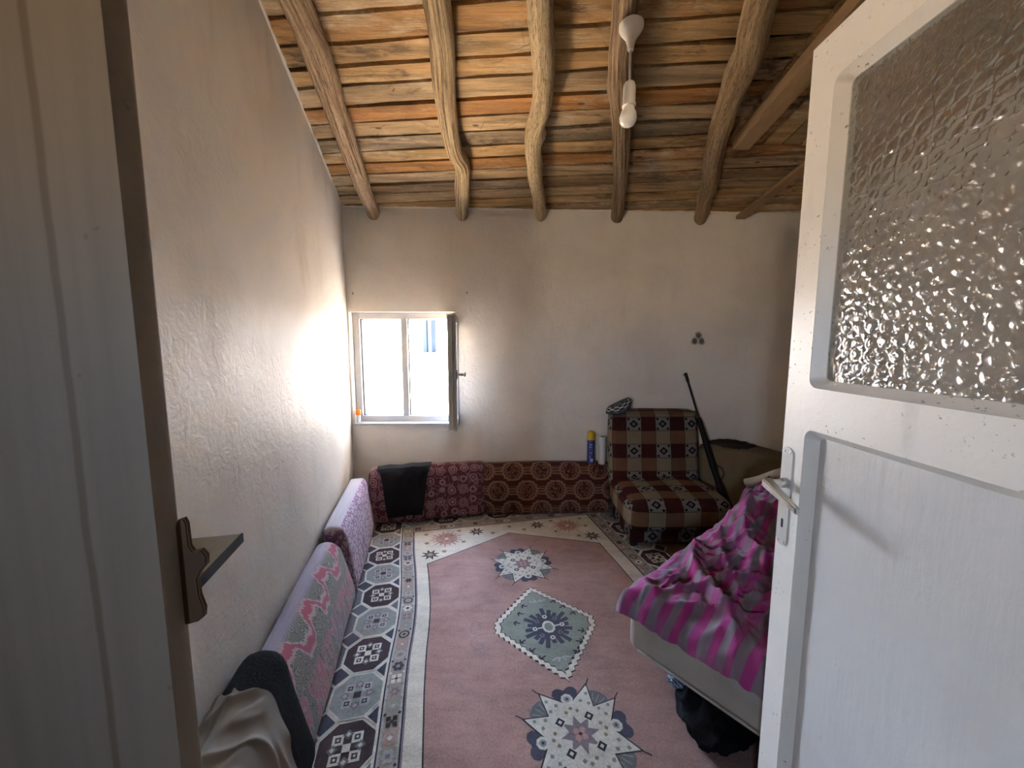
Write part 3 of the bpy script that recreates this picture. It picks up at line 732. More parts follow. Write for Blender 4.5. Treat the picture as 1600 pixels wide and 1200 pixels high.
    def motif(u, v, n):
        t = cyc[n % 6]; c = cols[n % 7]; c2 = cols[(n + 3) % 7]
        if t == 'x':
            for a in (45, 135, 225, 315): ngon(u + 0.017 * math.cos(R(a)), v + 0.017 * math.sin(R(a)), 0.012, 4, c, 18, R(a)); 
            ngon(u, v, 0.007, 4, c2, 19)
        elif t == 'o': ngon(u, v, 0.026, 8, c, 18); ngon(u, v, 0.018, 8, 'taupe', 19); ngon(u, v, 0.010, 4, c2, 20)
        elif t == 'f':
            for a in range(0, 360, 60): ngon(u + 0.016 * math.cos(R(a)), v + 0.016 * math.sin(R(a)), 0.010, 5, c, 18)
            ngon(u, v, 0.008, 6, c2, 19)
        else: star(u, v, 0.027, 0.013, 6, c, 18); ngon(u, v, 0.008, 4, c2, 19)
    n = 0; v = 2.84
    while v > 0.75:
        motif(UC - 0.731, v, n); motif(UC + 0.731, v, n + 2)
        for du in (-0.027, 0.027):
            ngon(UC - 0.731 + du, v + 0.030, 0.007, 4, cols[n % 7], 18); ngon(UC + 0.731 + du, v + 0.030, 0.007, 4, cols[n % 7], 18)
        v -= 0.062; n += 1
    u = UC - 0.66; n = 3
    while u < UC + 0.67:
        motif(u, 2.855, n); u += 0.062; n += 1
    # cream field's outline and the rose field with its pointed end
    def rose_poly(g): return [(UC - 0.611 - g, V0), (UC + 0.590 + g, V0), (UC + 0.590 + g, 2.366 + g * .9), (UC, 2.652 + g * 1.1), (UC - 0.611 - g, 2.365 + g * .9)]
    poly(rose_poly(0.006), 'line', 18); poly(rose_poly(0.0), 'pink', 19)
    # sprigs in the cream corners
    def burst(u, v, c):
        for i in range(18):
            a = 2 * math.pi * i / 18; r = 0.118 if i % 2 else 0.104
            stroke((u + 0.05 * math.cos(a), v + 0.045 * math.sin(a)), (u + r * math.cos(a), v + 0.9 * r * math.sin(a)), 0.012, c, 18 + (i % 2))
        ngon(u, v, 0.078, 12, c, 20); ngon(u, v, 0.026, 8, 'rust', 21); ngon(u, v, 0.018, 8, 'cream', 22)
        for a in range(0, 360, 90): stroke((u + 0.02 * math.cos(R(a)), v + 0.02 * math.sin(R(a))), (u + 0.048 * math.cos(R(a)), v + 0.048 * math.sin(R(a))), 0.010, 'rust', 22); ngon(u + 0.055 * math.cos(R(a + 45)), v + 0.055 * math.sin(R(a + 45)), 0.012, 4, 'olive', 22)
    for s, c in ((-1, 'rose'), (1, 'rose')):
        burst(UC + s * 0.46, 2.665, c)
        for (du, vv, r, cc) in ((0.585, 2.475, 0.066, 'line'), (0.235, 2.725, 0.062, 'line')):
            star(UC + s * du, vv, r, r * 0.45, 8, cc, 18, 0.2); star(UC + s * du, vv, r * 0.55, r * 0.25, 8, 'olive', 19, 0.2); ngon(UC + s * du, vv, 0.012, 4, 'rose', 20)
        for (du, vv) in ((0.60, 2.755), (0.60, 2.63), (0.345, 2.60), (0.36, 2.765), (0.12, 2.68), (0.49, 2.50), (0.02 if s > 0 else 0.7, 2.75)):
            star(UC + s * du, vv, 0.021, 0.012, 6, 'olive', 18); ngon(UC + s * du, vv, 0.008, 4, 'rust', 19)
    # star medallions
    def medallion(u, v, sc):
        def pt(r, a): return (u + r * sc * math.cos(R(a)), v + r * sc * math.sin(R(a)))
        for k in range(4):
            a = 90 * k
            ngon(*pt(0.140, a), 0.040 * sc, 9, 'navy', 20)
            for da in (-9, 9): ngon(*pt(0.166, a + da), 0.026 * sc, 8, 'navy', 21)
            ngon(*pt(0.137, a), 0.024 * sc, 8, 'ivory', 24); ngon(*pt(0.137, a), 0.013 * sc, 8, 'blue', 25); ngon(*pt(0.137, a), 0.006 * sc, 5, 'navy', 26)
            b = a + 45
            poly([pt(0.120, b), pt(0.172, b - 17), pt(0.190, b - 9), pt(0.194, b), pt(0.190, b + 9), pt(0.172, b + 17)], 'slate', 20)
            for q in (-8, 0, 8): stroke(pt(0.145, b + q * .6), pt(0.182, b + q), 0.005, 'sage', 21)
        def st(g): return [pt(r + g * (2.0 if r > .15 else 1.0), a + 90 * k) for k in range(4) for r, a in ((0.112, 0), (0.203, 28), (0.122, 45), (0.203, 62))]
        poly(st(0.006), 'line', 22); poly(st(0.0), 'ivory', 23)
        for k in range(4):
            a = 90 * k
            for t in (28, 62): stroke(pt(0.20, a + t), pt(0.238, a + t + (t - 45) * -.1), 0.0045, 'line', 23)
            for (r, t) in ((0.165, 29), (0.165, 61), (0.130, 22), (0.130, 68), (0.128, 36), (0.128, 54), (0.088, 14), (0.088, 76), (0.098, 0)): ngon(*pt(r, a + t), 0.0085 * sc, 4, 'sage' if r > .1 else 'olive', 24, R(a + t))
            cu, cv = pt(0.078, a + 45); h = 0.019 * sc
            ngon(cu, cv, 0.024 * sc, 4, 'cream', 25, R(a)); ngon(cu, cv, 0.019 * sc, 4, 'line', 26, R(a)); ngon(cu, cv, 0.008 * sc, 4, 'ivory', 27, R(a))
        star(u, v, 0.070 * sc, 0.038 * sc, 8, 'mauve', 24)
        for a in (45, 135, 225, 315): ngon(*pt(0.017, a), 0.012 * sc, 8, 'rose', 26)
        ngon(u, v, 0.006, 6, 'line', 28)
    medallion(UC - 0.002, 2.238, 0.97); medallion(UC - 0.060, 1.156, 1.02)
    # serrated diamond with blue flower
    def diamond(u, v):
        key = [(u - 0.005, v + 0.318), (u - 0.262, v + 0.085), (u - 0.268, v + 0.02), (u - 0.015, v - 0.305), (u + 0.232, v - 0.045), (u + 0.245, v + 0.02)]
        def teeth(scale, amp, per):
            pts = []; c = (u - 0.01, v + 0.01)
            K = [(c[0] + (p[0] - c[0]) * scale, c[1] + (p[1] - c[1]) * scale) for p in key]
            for i, a in enumerate(K):
                b = K[(i + 1) % len(K)]; L = math.hypot(b[0] - a[0], b[1] - a[1]); n = max(2, 2 * int(L / per / 2)); d = ((b[0] - a[0]) / L, (b[1] - a[1]) / L)
                for j in range(n):
                    t = j / n; s = amp if j % 2 else -amp
                    pts.append((a[0] + (b[0] - a[0]) * t - d[1] * s, a[1] + (b[1] - a[1]) * t + d[0] * s))
            return pts
        poly(teeth(1.02, 0.006, 0.016), 'line', 20, 1); poly(teeth(1.0, 0.006, 0.016), 'cream', 21, 1); poly(teeth(0.90, 0.005, 0.016), 'line', 22, 1); poly(teeth(0.88, 0.005, 0.016), 'sage', 23, 1)
        for i in range(20):
            a = 2 * math.pi * i / 20; r = 0.105 + 0.014 * (i % 3)
            stroke((u + .05 * math.cos(a), v + .05 * math.sin(a)), (u + r * math.cos(a), v + r * math.sin(a)), 0.022, 'navy', 24 + i % 2)
        ngon(u, v, 0.082, 14, 'navy', 26)
        for i in range(8):
            a = 2 * math.pi * i / 8; r = 0.066 if i % 2 else 0.070
            ngon(u + r * math.cos(a), v + r * math.sin(a), 0.014, 6, 'ivory' if i % 2 == 0 else 'slate', 27); ngon(u + r * math.cos(a), v + r * math.sin(a), 0.006, 5, 'navy', 28)
        ngon(u, v, 0.033, 10, 'ivory', 28, 0, 1.25); ngon(u, v, 0.022, 10, 'sage', 29, 0, 1.25); stroke((u - 0.055, v), (u - 0.03, v), 0.008, 'ivory', 28); stroke((u + 0.03, v), (u + 0.055, v), 0.008, 'ivory', 28)
        for sx in (-1, 1):
            for sy in (-1, 1):
                for (du, dv) in ((0.155, 0.055), (0.115, 0.115), (0.075, 0.165)):
                    a = (u + sx * du * 0.86, v + sy * dv); b = (u + sx * (du * 0.86 + 0.030), v + sy * (dv + 0.012))
                    stroke(a, b, 0.007, 'line', 24); stroke(b, (b[0] - sx * 0.004, b[1] - sy * 0.020), 0.007, 'line', 24); stroke(b, (b[0] - sx * 0.018, b[1] + sy * 0.006), 0.007, 'line', 24)
        for s in (-1, 1):
            for q in (-0.03, -0.012, 0.012, 0.03): stroke((u + q * 0.4, v + s * 0.185), (u + q * 1.5, v + s * (0.215 - abs(q) * 0.6)), 0.008, 'grey', 24)
    diamond(UC - 0.010, 1.680)
    # seam with curled tendrils
    for s, ue in ((-1, 0.265), (1, 0.57)):
        line([(UC + s * 0.255, 1.70), (UC + s * 0.40 * (0.9 if s < 0 else 1.4), 1.705)], 0.004, 'mauve', 20)
    for s in (-1, 1):
        line([(UC - 0.36, 1.705), (UC - 0.40, 1.705 + s * 0.02), (UC - 0.405, 1.705 + s * 0.055), (UC - 0.385, 1.705 + s * 0.085), (UC - 0.355, 1.705 + s * 0.085), (UC - 0.345, 1.705 + s * 0.068), (UC - 0.365, 1.705 + s * 0.060)], 0.005, 'mauve', 20)
    return bm
rug = link('carpet', carpet(), CM, smooth=False, recalc=False)
tag(rug, 'large faded rose carpet with star medallions and octagon border covering the floor', 'carpet')

# ------------------------------------------------------------------ wall cushions
def fabric(name, builder, rough=0.95, bump=0.3):
    m = M(name, rough, 0.1); m.b.inputs['Sheen Weight'].default_value = 0.15
    col, h = builder(m); m.color(col)
    w = m.noise(220, 'UV', detail=2)
    m.bump(w * 0.5 + h if h else w, bump, 0.004); return m.mat
def f_crimson(m):
    d = m.voro(11.5, rnd=0.35); petal = m.voro(75, rnd=0.7).sstep(0.2, 0.5)
    ring = ((d - 0.37).abs()).lt(0.05).mx(((d - 0.20).abs()).lt(0.055)).mx(d.lt(0.07))
    vine = ((m.noise(16, 'UV', detail=1) - 0.5).abs()).lt(0.03) * d.gt(0.42)
    f = (ring * (petal * 0.45 + 0.55)).mx(vine * 0.55)
    return m.mix(f * 0.85, (0.105, 0.034, 0.046), (0.34, 0.205, 0.215)), f * 0.6
def f_brown(m):
    u, v = m.uv(); cw, ch = 0.235, 0.165
    vv0 = v / ch + 0.5; row = vv0.floor(); pu = ((u / cw + row.mod2() * 0.5 + 0.25).frac() - 0.5) * cw; pv = (vv0.frac() - 0.5) * ch
    r = (pu * pu + pv * pv * 1.05).sqrt(); ang = pu.m('ARCTAN2', pv)
    scal = (ang * 17.0).sin() * 0.004
    ring = ((r + scal - 0.080).abs()).lt(0.0115); inner = ((r - 0.056).abs()).lt(0.006) * pu.abs().gt(0.012)
    curl = ((m.voro(42, rnd=0.7) - 0.42).abs()).lt(0.09) * r.lt(0.050)
    bars = pu.abs().gt(0.088) * pv.abs().lt(0.036) * ((pv * 45.0).frac().gt(0.42))
    f = ring.mx(inner * 0.7).mx(curl * 0.75).mx(bars * 0.9)
    f = f * (m.noise(45, 'UV') * 0.9 + 0.4)
    return m.mix(f * 0.9, (0.056, 0.015, 0.010), (0.235, 0.130, 0.082)), f * 0.8
def f_purple(m):
    u, v = m.uv()
    e = m.voro(26, rnd=1.0, feature='DISTANCE_TO_EDGE'); d = m.voro(19, rnd=0.7)
    f = e.lt(0.10).mx((d * 20.0).sin().sstep(0.3, 0.7) * d.lt(0.4))
    col = m.mix(f * 0.85, (0.34, 0.285, 0.345), (0.165, 0.070, 0.145))
    side = v.gt(0.208)                                                 # the plain boxed edge along the top
    weave = m.noise(8, 'UV', stretch=(0.4, 9, 1), detail=4)
    return m.mix(side, col, m.mix(weave, (0.40, 0.38, 0.42), (0.30, 0.28, 0.30))), f * 0.3
def f_floral(m):
    u, v = m.uv()
    wob = m.noise(18, 'UV', detail=3) * 0.05
    z1 = ((u * 27.0).sin() * 0.046 + (u * 81.0).sin() * 0.013) + wob
    d = (v + z1 - 0.165).abs(); d2 = (v + z1 * 1.4 + 0.055).abs()
    swirl = m.voro(34, rnd=1.0); sw = (swirl * 26.0).sin().sstep(-0.2, 0.5)
    base = m.mix(sw, (0.105, 0.100, 0.088), (0.215, 0.205, 0.178))
    up = v.sstep(0.185, 0.225)
    base = m.mix(up, base, m.mix(m.noise(30, 'UV', stretch=(0.3, 2, 1)), (0.30, 0.27, 0.33), (0.22, 0.195, 0.24)))
    tooth = (u * 420.0).sin() * 0.004
    col = m.mix((d + tooth).lt(0.036), base, (0.34, 0.245, 0.245)); col = m.mix((d + tooth).lt(0.018), col, (0.30, 0.080, 0.110))
    st = m.noise(11, 'UV', stretch=(1.6, 0.5, 1), detail=2)
    low = v.rsub(0.05).sstep(0.0, 0.05)
    f2 = ((st - 0.5).abs()).lt(0.028) * low; f3 = ((st - 0.5).abs()).lt(0.06) * low
    col = m.mix(f3 * 0.7, col, (0.33, 0.22, 0.225)); col = m.mix(f2, col, (0.34, 0.105, 0.14))
    return col, sw * 0.3
def cushion(name, L, T, Hh, fab, loc, rotz, lean, label, seed=0, r=0.04, puff=0.012, sag=0.01):
    def fn(q):
        q.y += q.z * math.tan(lean); w = 0.006 * nz(q.x * 3 + seed, q.z * 5, seed)
        q.z += sag * nz(q.x * 2.3 + seed, 0.3, seed) * (q.z / Hh) ; q.y += w
        return q
    o = link(name, rbox(L, T, Hh, r, n=(36, 5, 14), puff=puff, fn=fn), fab, loc=loc, rotz=rotz, angle=70)
    tag(o, label, 'cushion', 'long floor cushions along the walls')
    return o
WLB = math.atan(0.03)
c1 = cushion('floor_cushion', 0.90, 0.11, 0.425, fabric('crimson_rosette_velvet', f_crimson), (-0.665, 2.965, 0.012), R(11.5), R(6), 'crimson cushion with ring flowers standing under the window with black trousers over it', 1.0)
c2 = cushion('floor_cushion', 1.05, 0.11, 0.41, fabric('red_brown_velvet', f_brown), (0.297, 3.076, 0.012), R(2.6), R(4), 'dark red cushion with tan scroll medallions beside the checked chair', 2.0)
c3 = cushion('floor_cushion', 0.84, 0.115, 0.385, fabric('lilac_vine_fabric', f_purple), UV(-0.464, 2.585, 0.012), PHI, R(9), 'lilac cushion with purple vines and a plain boxed top on the left wall', 3.0, r=0.03)
c4 = cushion('floor_cushion', 1.00, 0.125, 0.345, fabric('floral_zigzag_fabric', f_floral), UV(-0.462, 1.655, 0.012), PHI, R(13), 'grey-green floral cushion with pink zigzag bands along the left wall', 4.0, r=0.055, puff=0.014)
def fleece(m):
    n = m.noise(60, 'UV', detail=4, rough=0.7); return m.mix(n, (0.004, 0.0035, 0.0035), (0.016, 0.014, 0.0135)), n * 2.0
FLEECE = fabric('dark_fleece', fleece, bump=0.9); FLEECE.node_tree.nodes['Principled BSDF'].inputs['Sheen Weight'].default_value = 0.0
c5 = cushion('floor_cushion', 0.48, 0.135, 0.43, FLEECE, UV(-0.450, 1.075, 0.012), PHI, R(12), 'cushion in dark fuzzy cover, nearest the doorway, under a beige cloth', 5.0, r=0.062, puff=0.006)

# black trousers draped over the crimson cushion
def cloth_mat(name, a, b, rough=0.9, scale=6):
    m = M(name, rough, 0.12); n = m.noise(scale, detail=4); m.color(m.mix(n, a, b)); m.bump(m.noise(25, detail=5), 0.25, 0.006); return m.mat
def trousers():
    prof = [(0.085, 0.385), (0.078, 0.425), (0.045, 0.448), (0.0, 0.442), (-0.030, 0.415), (-0.042, 0.36), (-0.058, 0.24), (-0.072, 0.12), (-0.075, 0.065)]
    P = spline([(0, a, b) for a, b in prof], 60)
    def fn(a, b):
        p = P[min(int(a * 60 + 0.5), 60)]; t = max(0.0, a - 0.35) / 0.65
        xl = -0.215 + 0.125 * t; xr = 0.195 - 0.085 * t
        if a < 0.4: xl -= 0.03 * (0.4 - a); 
        x = xl + (xr - xl) * b
        f = 0.013 * ridged(x * 9 + 2 * a, a * 2.4, 1.0) * (0.3 + a) + 0.006 * nz(x * 22, a * 9)
        band = 0.007 if 0.30 < a < 0.42 else 0.0
        return (x - 0.045 * t * (1 - b), p.y - 0.006 - f * (0.35 + 0.65 * min(1, a * 2)) - band, p.z + 0.01 * (b - 0.3) + (0.008 * nz(x * 12, 5) if a > 0.1 else 0)), (x, a)
    return sheet(fn, 60, 44, 0.006)
o = link('trousers', trousers(), cloth_mat('black_cotton', (0.010, 0.010, 0.011), (0.020, 0.019, 0.020)), loc=(-0.83, 2.930, 0.012), rotz=R(11.5), angle=80)
tag(o, 'pair of black trousers hung over the crimson cushion below the window', 'trousers')

# beige cloth over the dark cushion
def beige_cloth():
    prof = [(0.134, 0.39), (0.134, 0.42), (0.114, 0.450), (0.07, 0.458), (0.022, 0.436), (-0.002, 0.385), (-0.030, 0.25), (-0.060, 0.10), (-0.072, 0.04)]
    P = spline([(0, a, b) for a, b in prof], 70)
    def fn(a, b):
        q = a * 70; k = min(int(q), 69); p = P[k].lerp(P[k + 1], q - k)
        x = -0.25 + 0.245 * b + 0.05 * a * b
        th = math.atan2(a - 0.30, x + 0.34); rr = math.hypot(a - 0.30, x + 0.34)      # folds fan out from a gathered corner
        f = 0.024 * sridge(th * 2.6 + 0.4 * nz(x * 4, a * 4), rr * 0.8, 2.0, 0.18) * min(1, rr * 2.2) ** 2 + 0.012 * sridge(x * 11 - a * 5, a * 2.5 + x * 2, 7.0, 0.16) + 0.003 * nz(x * 22, a * 10)
        nrm = Vector((0, -1, 0)) if a > 0.62 else Vector((0, 0, 1)) if a > 0.25 else Vector((0, 0.3, 0.7))
        if 0.5 < a <= 0.72: nrm = Vector((0, -(a - 0.5) / 0.22, 1 - (a - 0.5) / 0.22)).normalized()
        return (x + 0.02 * nz(a * 4, b * 3, 6), p.y - 0.004 + nrm.y * f, p.z + nrm.z * f + 0.006), (x, a * 0.8)
    return sheet(fn, 110, 90, 0.005)
def beige_mat():
    m = M('beige_print_cloth', 0.9, 0.1); u, v = m.uv()
    spot = m.voro(9, rnd=0.8).lt(0.18) * m.noise(60, 'UV').gt(0.5)
    col = m.mix(m.noise(5, 'UV'), (0.25, 0.222, 0.188), (0.165, 0.142, 0.118)); col = m.mix(spot * 0.7, col, (0.20, 0.12, 0.085)); m.color(col)
    m.bump(m.noise(30, 'UV', detail=4), 0.2, 0.004); return m.mat
o = link('cloth', beige_cloth(), beige_mat(), loc=UV(-0.450, 1.075, 0.012), rotz=PHI, angle=80)
tag(o, 'crumpled beige printed cloth draped over the dark fuzzy cushion by the doorway', 'cloth')

# ------------------------------------------------------------------ shelf
bm = bmesh.new(); zsh = 0.953
a = [UV(-0.600, 0.80), UV(-0.452, 0.80), UV(-0.452, 1.02), UV(-0.600, 1.02)]
sh = empty('wall_shelf', UV(-0.60, 0.8, zsh)); tag(sh, 'small wall shelf with dark front edge on the left wall by the doorway', 'shelf')
offs = -sh.location
hexa(bm, [(p.x, p.y, zsh - 0.020) for p in a], [(p.x, p.y, zsh) for p in a])
link('board', bm, simple('chipped_board', (0.30, 0.26, 0.19), (0.22, 0.18, 0.125), scale=20), sh, loc=offs, smooth=False)
bm = bmesh.new(); b_ = [UV(-0.452, 0.80), UV(-0.448, 0.80), UV(-0.448, 1.022), UV(-0.452, 1.022)]
hexa(bm, [(p.x, p.y, zsh - 0.021) for p in b_], [(p.x, p.y, zsh + 0.001) for p in b_])
tag(link('edge_strip', bm, simple('dark_edge_band', (0.012, 0.013, 0.018), rough=0.6), sh, loc=offs, smooth=False), 'dark blue edge strip')

# ------------------------------------------------------------------ checked chair
def plaid():
    m = M('checked_upholstery', 0.95, 0.08); u, v = m.uv(); cw, ch = 0.118, 0.105
    uu = u / cw + 3.0; vv = (v + 0.055) / ch + 1.0
    ci = uu.floor().mod2(); ri = vv.floor().mod2(); fu = uu.frac() - 0.5; fv = vv.frac() - 0.5
    au, av = fu.abs(), fv.abs(); dm = au + av
    sq = (dm.lt(0.30) * dm.gt(0.13)).mx(dm.lt(0.05)).mx(((au - 0.36).abs() + (av - 0.36).abs()).lt(0.11))
    zig = ((fu * 12.0).m('PINGPONG', 0.5) * 0.10)
    grey = m.mix(sq, (0.155, 0.143, 0.128), (0.009, 0.009, 0.010))
    maroon = m.mix(m.noise(40, 'UV'), (0.046, 0.013, 0.011), (0.031, 0.008, 0.007))
    tan = m.mix(m.noise(14, 'UV'), (0.205, 0.163, 0.112), (0.158, 0.124, 0.080)); orange = m.mix(m.noise(14, 'UV'), (0.132, 0.072, 0.043), (0.096, 0.049, 0.029))
    rowA = m.mix(ci, maroon, grey); rowB = m.mix(ci, orange, tan)
    col = m.mix(ri, rowB, rowA)
    edge = (av + zig * 0.3).gt(0.478).mx(au.gt(0.485)); col = m.mix(edge * 0.7, col, (0.03, 0.012, 0.010))
    m.color(col); m.bump(m.noise(200, 'UV', detail=2), 0.3, 0.003); return m.mat
MAT_plaid = plaid()
def chair():
    c = empty('armless_chair', (1.148, 2.765, 0.011), R(1.0)); tag(c, 'low armless chair in brown and cream checked fabric against the back wall', 'chair')
    def seat_fn(q):
        t = (q.y + 0.26) / 0.52; q.z += 0.03 - 0.012 * (1 - t) + 0.006 * math.sin(q.x * 14) * math.sin(q.y * 13) * (q.z > 0.1); return q
    bm = rbox(0.70, 0.53, 0.205, 0.045, n=(24, 18, 6), puff=0.022, fn=seat_fn); bmesh.ops.translate(bm, verts=bm.verts, vec=(0, -0.015, 0.105))
    for f in bm.faces:
        for lp in f.loops: lp[bm.loops.layers.uv.active].uv.y += 0.105
    link('seat', bm, MAT_plaid, c, angle=75)
    def back_fn(q):
        q.y += q.z * 0.16 + 0.005 * math.sin(q.x * 15) * math.cos(q.z * 14); q.x *= 1 - 0.03 * q.z; return q
    bm = rbox(0.70, 0.125, 0.60, 0.035, n=(24, 5, 20), puff=0.016, fn=back_fn); bmesh.ops.translate(bm, verts=bm.verts, vec=(0.0, 0.235, 0.255))
    b = link('backrest', bm, MAT_plaid, c, angle=75)
    bm = tube([(-0.345, 0.285, 0.852), (-0.2, 0.288, 0.860), (0.0, 0.29, 0.862), (0.2, 0.288, 0.860), (0.345, 0.285, 0.850)], 0.006, 8); link('piping', bm, simple('brown_piping', (0.07, 0.03, 0.018)), b)
    bm = rbox(0.66, 0.46, 0.105, 0.012, n=(12, 10, 3)); bmesh.ops.translate(bm, verts=bm.verts, vec=(0.0, 0.0, 0.022)); link('base', bm, MAT_plaid, c, angle=50)
    for x, y in ((-0.30, -0.20), (0.30, -0.20), (-0.30, 0.20), (0.30, 0.20)):
        bm = lathe([(0.026, 0), (0.028, 0.01), (0.024, 0.030)], 16); bmesh.ops.translate(bm, verts=bm.verts, vec=(x, y, 0.0)); link('foot', bm, MAT_rubber, c)
chair()
# knitted cap on the chair's top corner
def cap():
    bm = bmesh.new(); bmesh.ops.create_uvsphere(bm, u_segments=40, v_segments=20, radius=1.0)
    uvl = bm.loops.layers.uv.new('uv')
    for f in bm.faces:
        for lp in f.loops: p = lp.vert.co; lp[uvl].uv = (math.atan2(p.y, p.x) / math.pi * 0.3, p.z * 0.1)
    for v in bm.verts:
        p = v.co; r = 1 + 0.10 * nz(p.x * 2, p.y * 2, p.z * 2 + 3)
        v.co = Vector((p.x * 0.118 * r, p.y * 0.062 * r, p.z * 0.052 * r + 0.024 * p.x * p.x))
    bmesh.ops.rotate(bm, verts=bm.verts, matrix=Matrix.Rotation(R(-24), 3, 'Y')); return bm
def cap_mat():
    m = M('patterned_knit', 0.95, 0.1); u, v = m.uv()
    chk = ((u * 90.0).sin() * (v * 130.0).sin()).gt(0.0); rim = ((v - 0.035).abs()).lt(0.028)
    col = m.mix(rim * chk, m.mix(m.noise(40, 'UV').sstep(0.4, 0.6), (0.10, 0.115, 0.135), (0.03, 0.032, 0.04)), (0.40, 0.39, 0.38)); col = m.mix(rim * chk.rsub(1.0), col, (0.012, 0.012, 0.015))
    m.color(col); m.bump(m.noise(120, 'UV'), 0.5, 0.003); return m.mat
o = link('knitted_cap', cap(), cap_mat(), loc=(0.862, 3.035, 0.897), rotz=R(10), angle=80); tag(o, 'grey and white patterned knitted cap on the top corner of the checked chair', 'cap')

# ------------------------------------------------------------------ spray can and paper roll on the cushion
def spray():
    s = empty('spray_can', (0.652, 3.10, 0.424), R(2)); tag(s, 'blue spray can with yellow cap standing on the dark red cushion', 'can')
    m = M('can_label', 0.35, 0.5); x, y, z = m.xyz()
    ang = x.m('ARCTAN2', y); txt = (m.noise(70, stretch=(0.5, 0.5, 1.6), detail=2).gt(0.56)) * (x + 0.005).abs().lt(0.012) * z.gt(0.02) * z.lt(0.17)
    low = z.lt(0.045) * z.gt(0.018) * x.abs().lt(0.012)
    col = m.mix(txt * 0.8, (0.012, 0.022, 0.16), (0.42, 0.50, 0.62)); col = m.mix(low * m.noise(90).gt(0.45), col, (0.6, 0.62, 0.65)); m.color(col)
    link('can_body', lathe([(0.026, 0), (0.031, 0.004), (0.031, 0.19), (0.028, 0.200), (0.024, 0.203)], 32), m.mat, s)
    tag(link('cap', lathe([(0.0315, 0.198), (0.0315, 0.225), (0.029, 0.258), (0.020, 0.270), (0.006, 0.272)], 32), simple('yellow_plastic', (0.62, 0.42, 0.015), (0.52, 0.34, 0.01), rough=0.4), s), 'yellow plastic cap')
spray()
def roll():
    s = empty('paper_roll', (0.742, 3.085, 0.424)); tag(s, 'white paper roll standing between the blue can and the checked chair', 'paper roll')
    link('paper', lathe([(0.012, 0.0), (0.0285, 0.0), (0.0295, 0.004), (0.0295, 0.222), (0.0285, 0.226), (0.012, 0.226)], 32, cap=False), simple('white_paper', (0.62, 0.60, 0.56), rough=0.9, bump=0.1), s)
    link('core', lathe([(0.010, 0.0), (0.012, 0.0), (0.012, 0.228), (0.010, 0.228)], 24, cap=False), simple('cardboard', (0.12, 0.07, 0.05)), s)
roll()
# orange-topped bottle in the window corner
def bottle():
    s = empty('small_bottle', (-1.272, ywall(-1.27) + 0.022, WZ0 + 0.004)); tag(s, 'small white bottle with orange cap in the left corner of the window sill', 'bottle')
    link('bottle_body', lathe([(0.016, 0), (0.018, 0.004), (0.018, 0.060), (0.014, 0.066)], 24), simple('white_plastic', (0.7, 0.7, 0.68), rough=0.4), s)
    tag(link('bottle_cap', lathe([(0.018, 0.064), (0.020, 0.068), (0.020, 0.105), (0.017, 0.110)], 24), simple('orange_plastic', (0.85, 0.22, 0.01), rough=0.4), s), 'orange cap')
bottle()

# ------------------------------------------------------------------ wall fittings
def trefoil():
    t = empty('triple_ring_hook', (1.535, ywall(1.535) - 0.001, 1.452)); tag(t, 'white fitting of three rings on the back wall above the checked chair', 'wall hook')
    for k, (dx, dz) in enumerate(((0.0, 0.024), (-0.029, -0.022), (0.029, -0.022))):
        bm = lathe([(0.021, 0.0), (0.031, 0.0), (0.0325, 0.006), (0.031, 0.016), (0.028, 0.020), (0.024, 0.018), (0.021, 0.010)], 28, cap=False)
        bmesh.ops.rotate(bm, verts=bm.verts, matrix=Matrix.Rotation(R(90), 3, 'X')); bmesh.ops.translate(bm, verts=bm.verts, vec=(dx, 0, dz))
        r = link('ring', bm, MAT_pvc, t)
        bm = lathe([(0.0225, 0.0), (0.0225, 0.005), (0.008, 0.006), (0.006, 0.012)], 24); bmesh.ops.rotate(bm, verts=bm.verts, matrix=Matrix.Rotation(R(90), 3, 'X')); bmesh.ops.translate(bm, verts=bm.verts, vec=(dx, 0, dz)); link('socket', bm, simple('grey_plastic', (0.16, 0.14, 0.12)), r)
trefoil()
for k, (x, z, lab) in enumerate(((-0.362, 1.808, 'bent nail in the back wall above the right end of the window'), (-1.262, 1.80, 'nail in the back wall above the left end of the window'))):
    bm = tube([(0, 0.02, 0), (0, -0.012, 0.001), (0.004, -0.022, 0.006), (0.009, -0.024, 0.010)], 0.003, 8); tag(link('nail', bm, MAT_rubber, loc=(x, ywall(x), z)), lab, 'nail', 'nails above the window')
def lamp():
    t = empty('pendant_lamp', (0.467, 1.645, 2.283)); tag(t, 'white pendant lamp with bare bulb hanging from the fourth log beam', 'lamp')
    white = simple('white_lamp_plastic', (0.72, 0.69, 0.64), (0.66, 0.63, 0.58), rough=0.35, spec=0.5)
    link('ceiling_rose', lathe([(0.009, 0.278), (0.012, 0.282), (0.014, 0.300), (0.022, 0.322), (0.040, 0.345), (0.047, 0.358), (0.047, 0.372), (0.040, 0.378)], 32), white, t)
    link('rod', lathe([(0.0052, 0.160), (0.0052, 0.285)], 12), simple('grey_cord', (0.42, 0.38, 0.33)), t)
    link('socket', lathe([(0.006, 0.170), (0.019, 0.160), (0.024, 0.145), (0.025, 0.085), (0.027, 0.080), (0.027, 0.073), (0.021, 0.071)], 32), white, t)
    bm = lathe([(0.020, 0.082), (0.022, 0.066), (0.031, 0.050), (0.0345, 0.034), (0.032, 0.018), (0.024, 0.007), (0.012, 0.001), (0.002, 0.0)], 32)
    bmesh.ops.rotate(bm, verts=bm.verts, matrix=Matrix.Rotation(R(8), 3, 'X'), cent=(0, 0, 0.08))
    link('bulb', bm, simple('frosted_bulb', (0.86, 0.85, 0.80), (0.84, 0.83, 0.78), rough=0.25, spec=0.5), t)
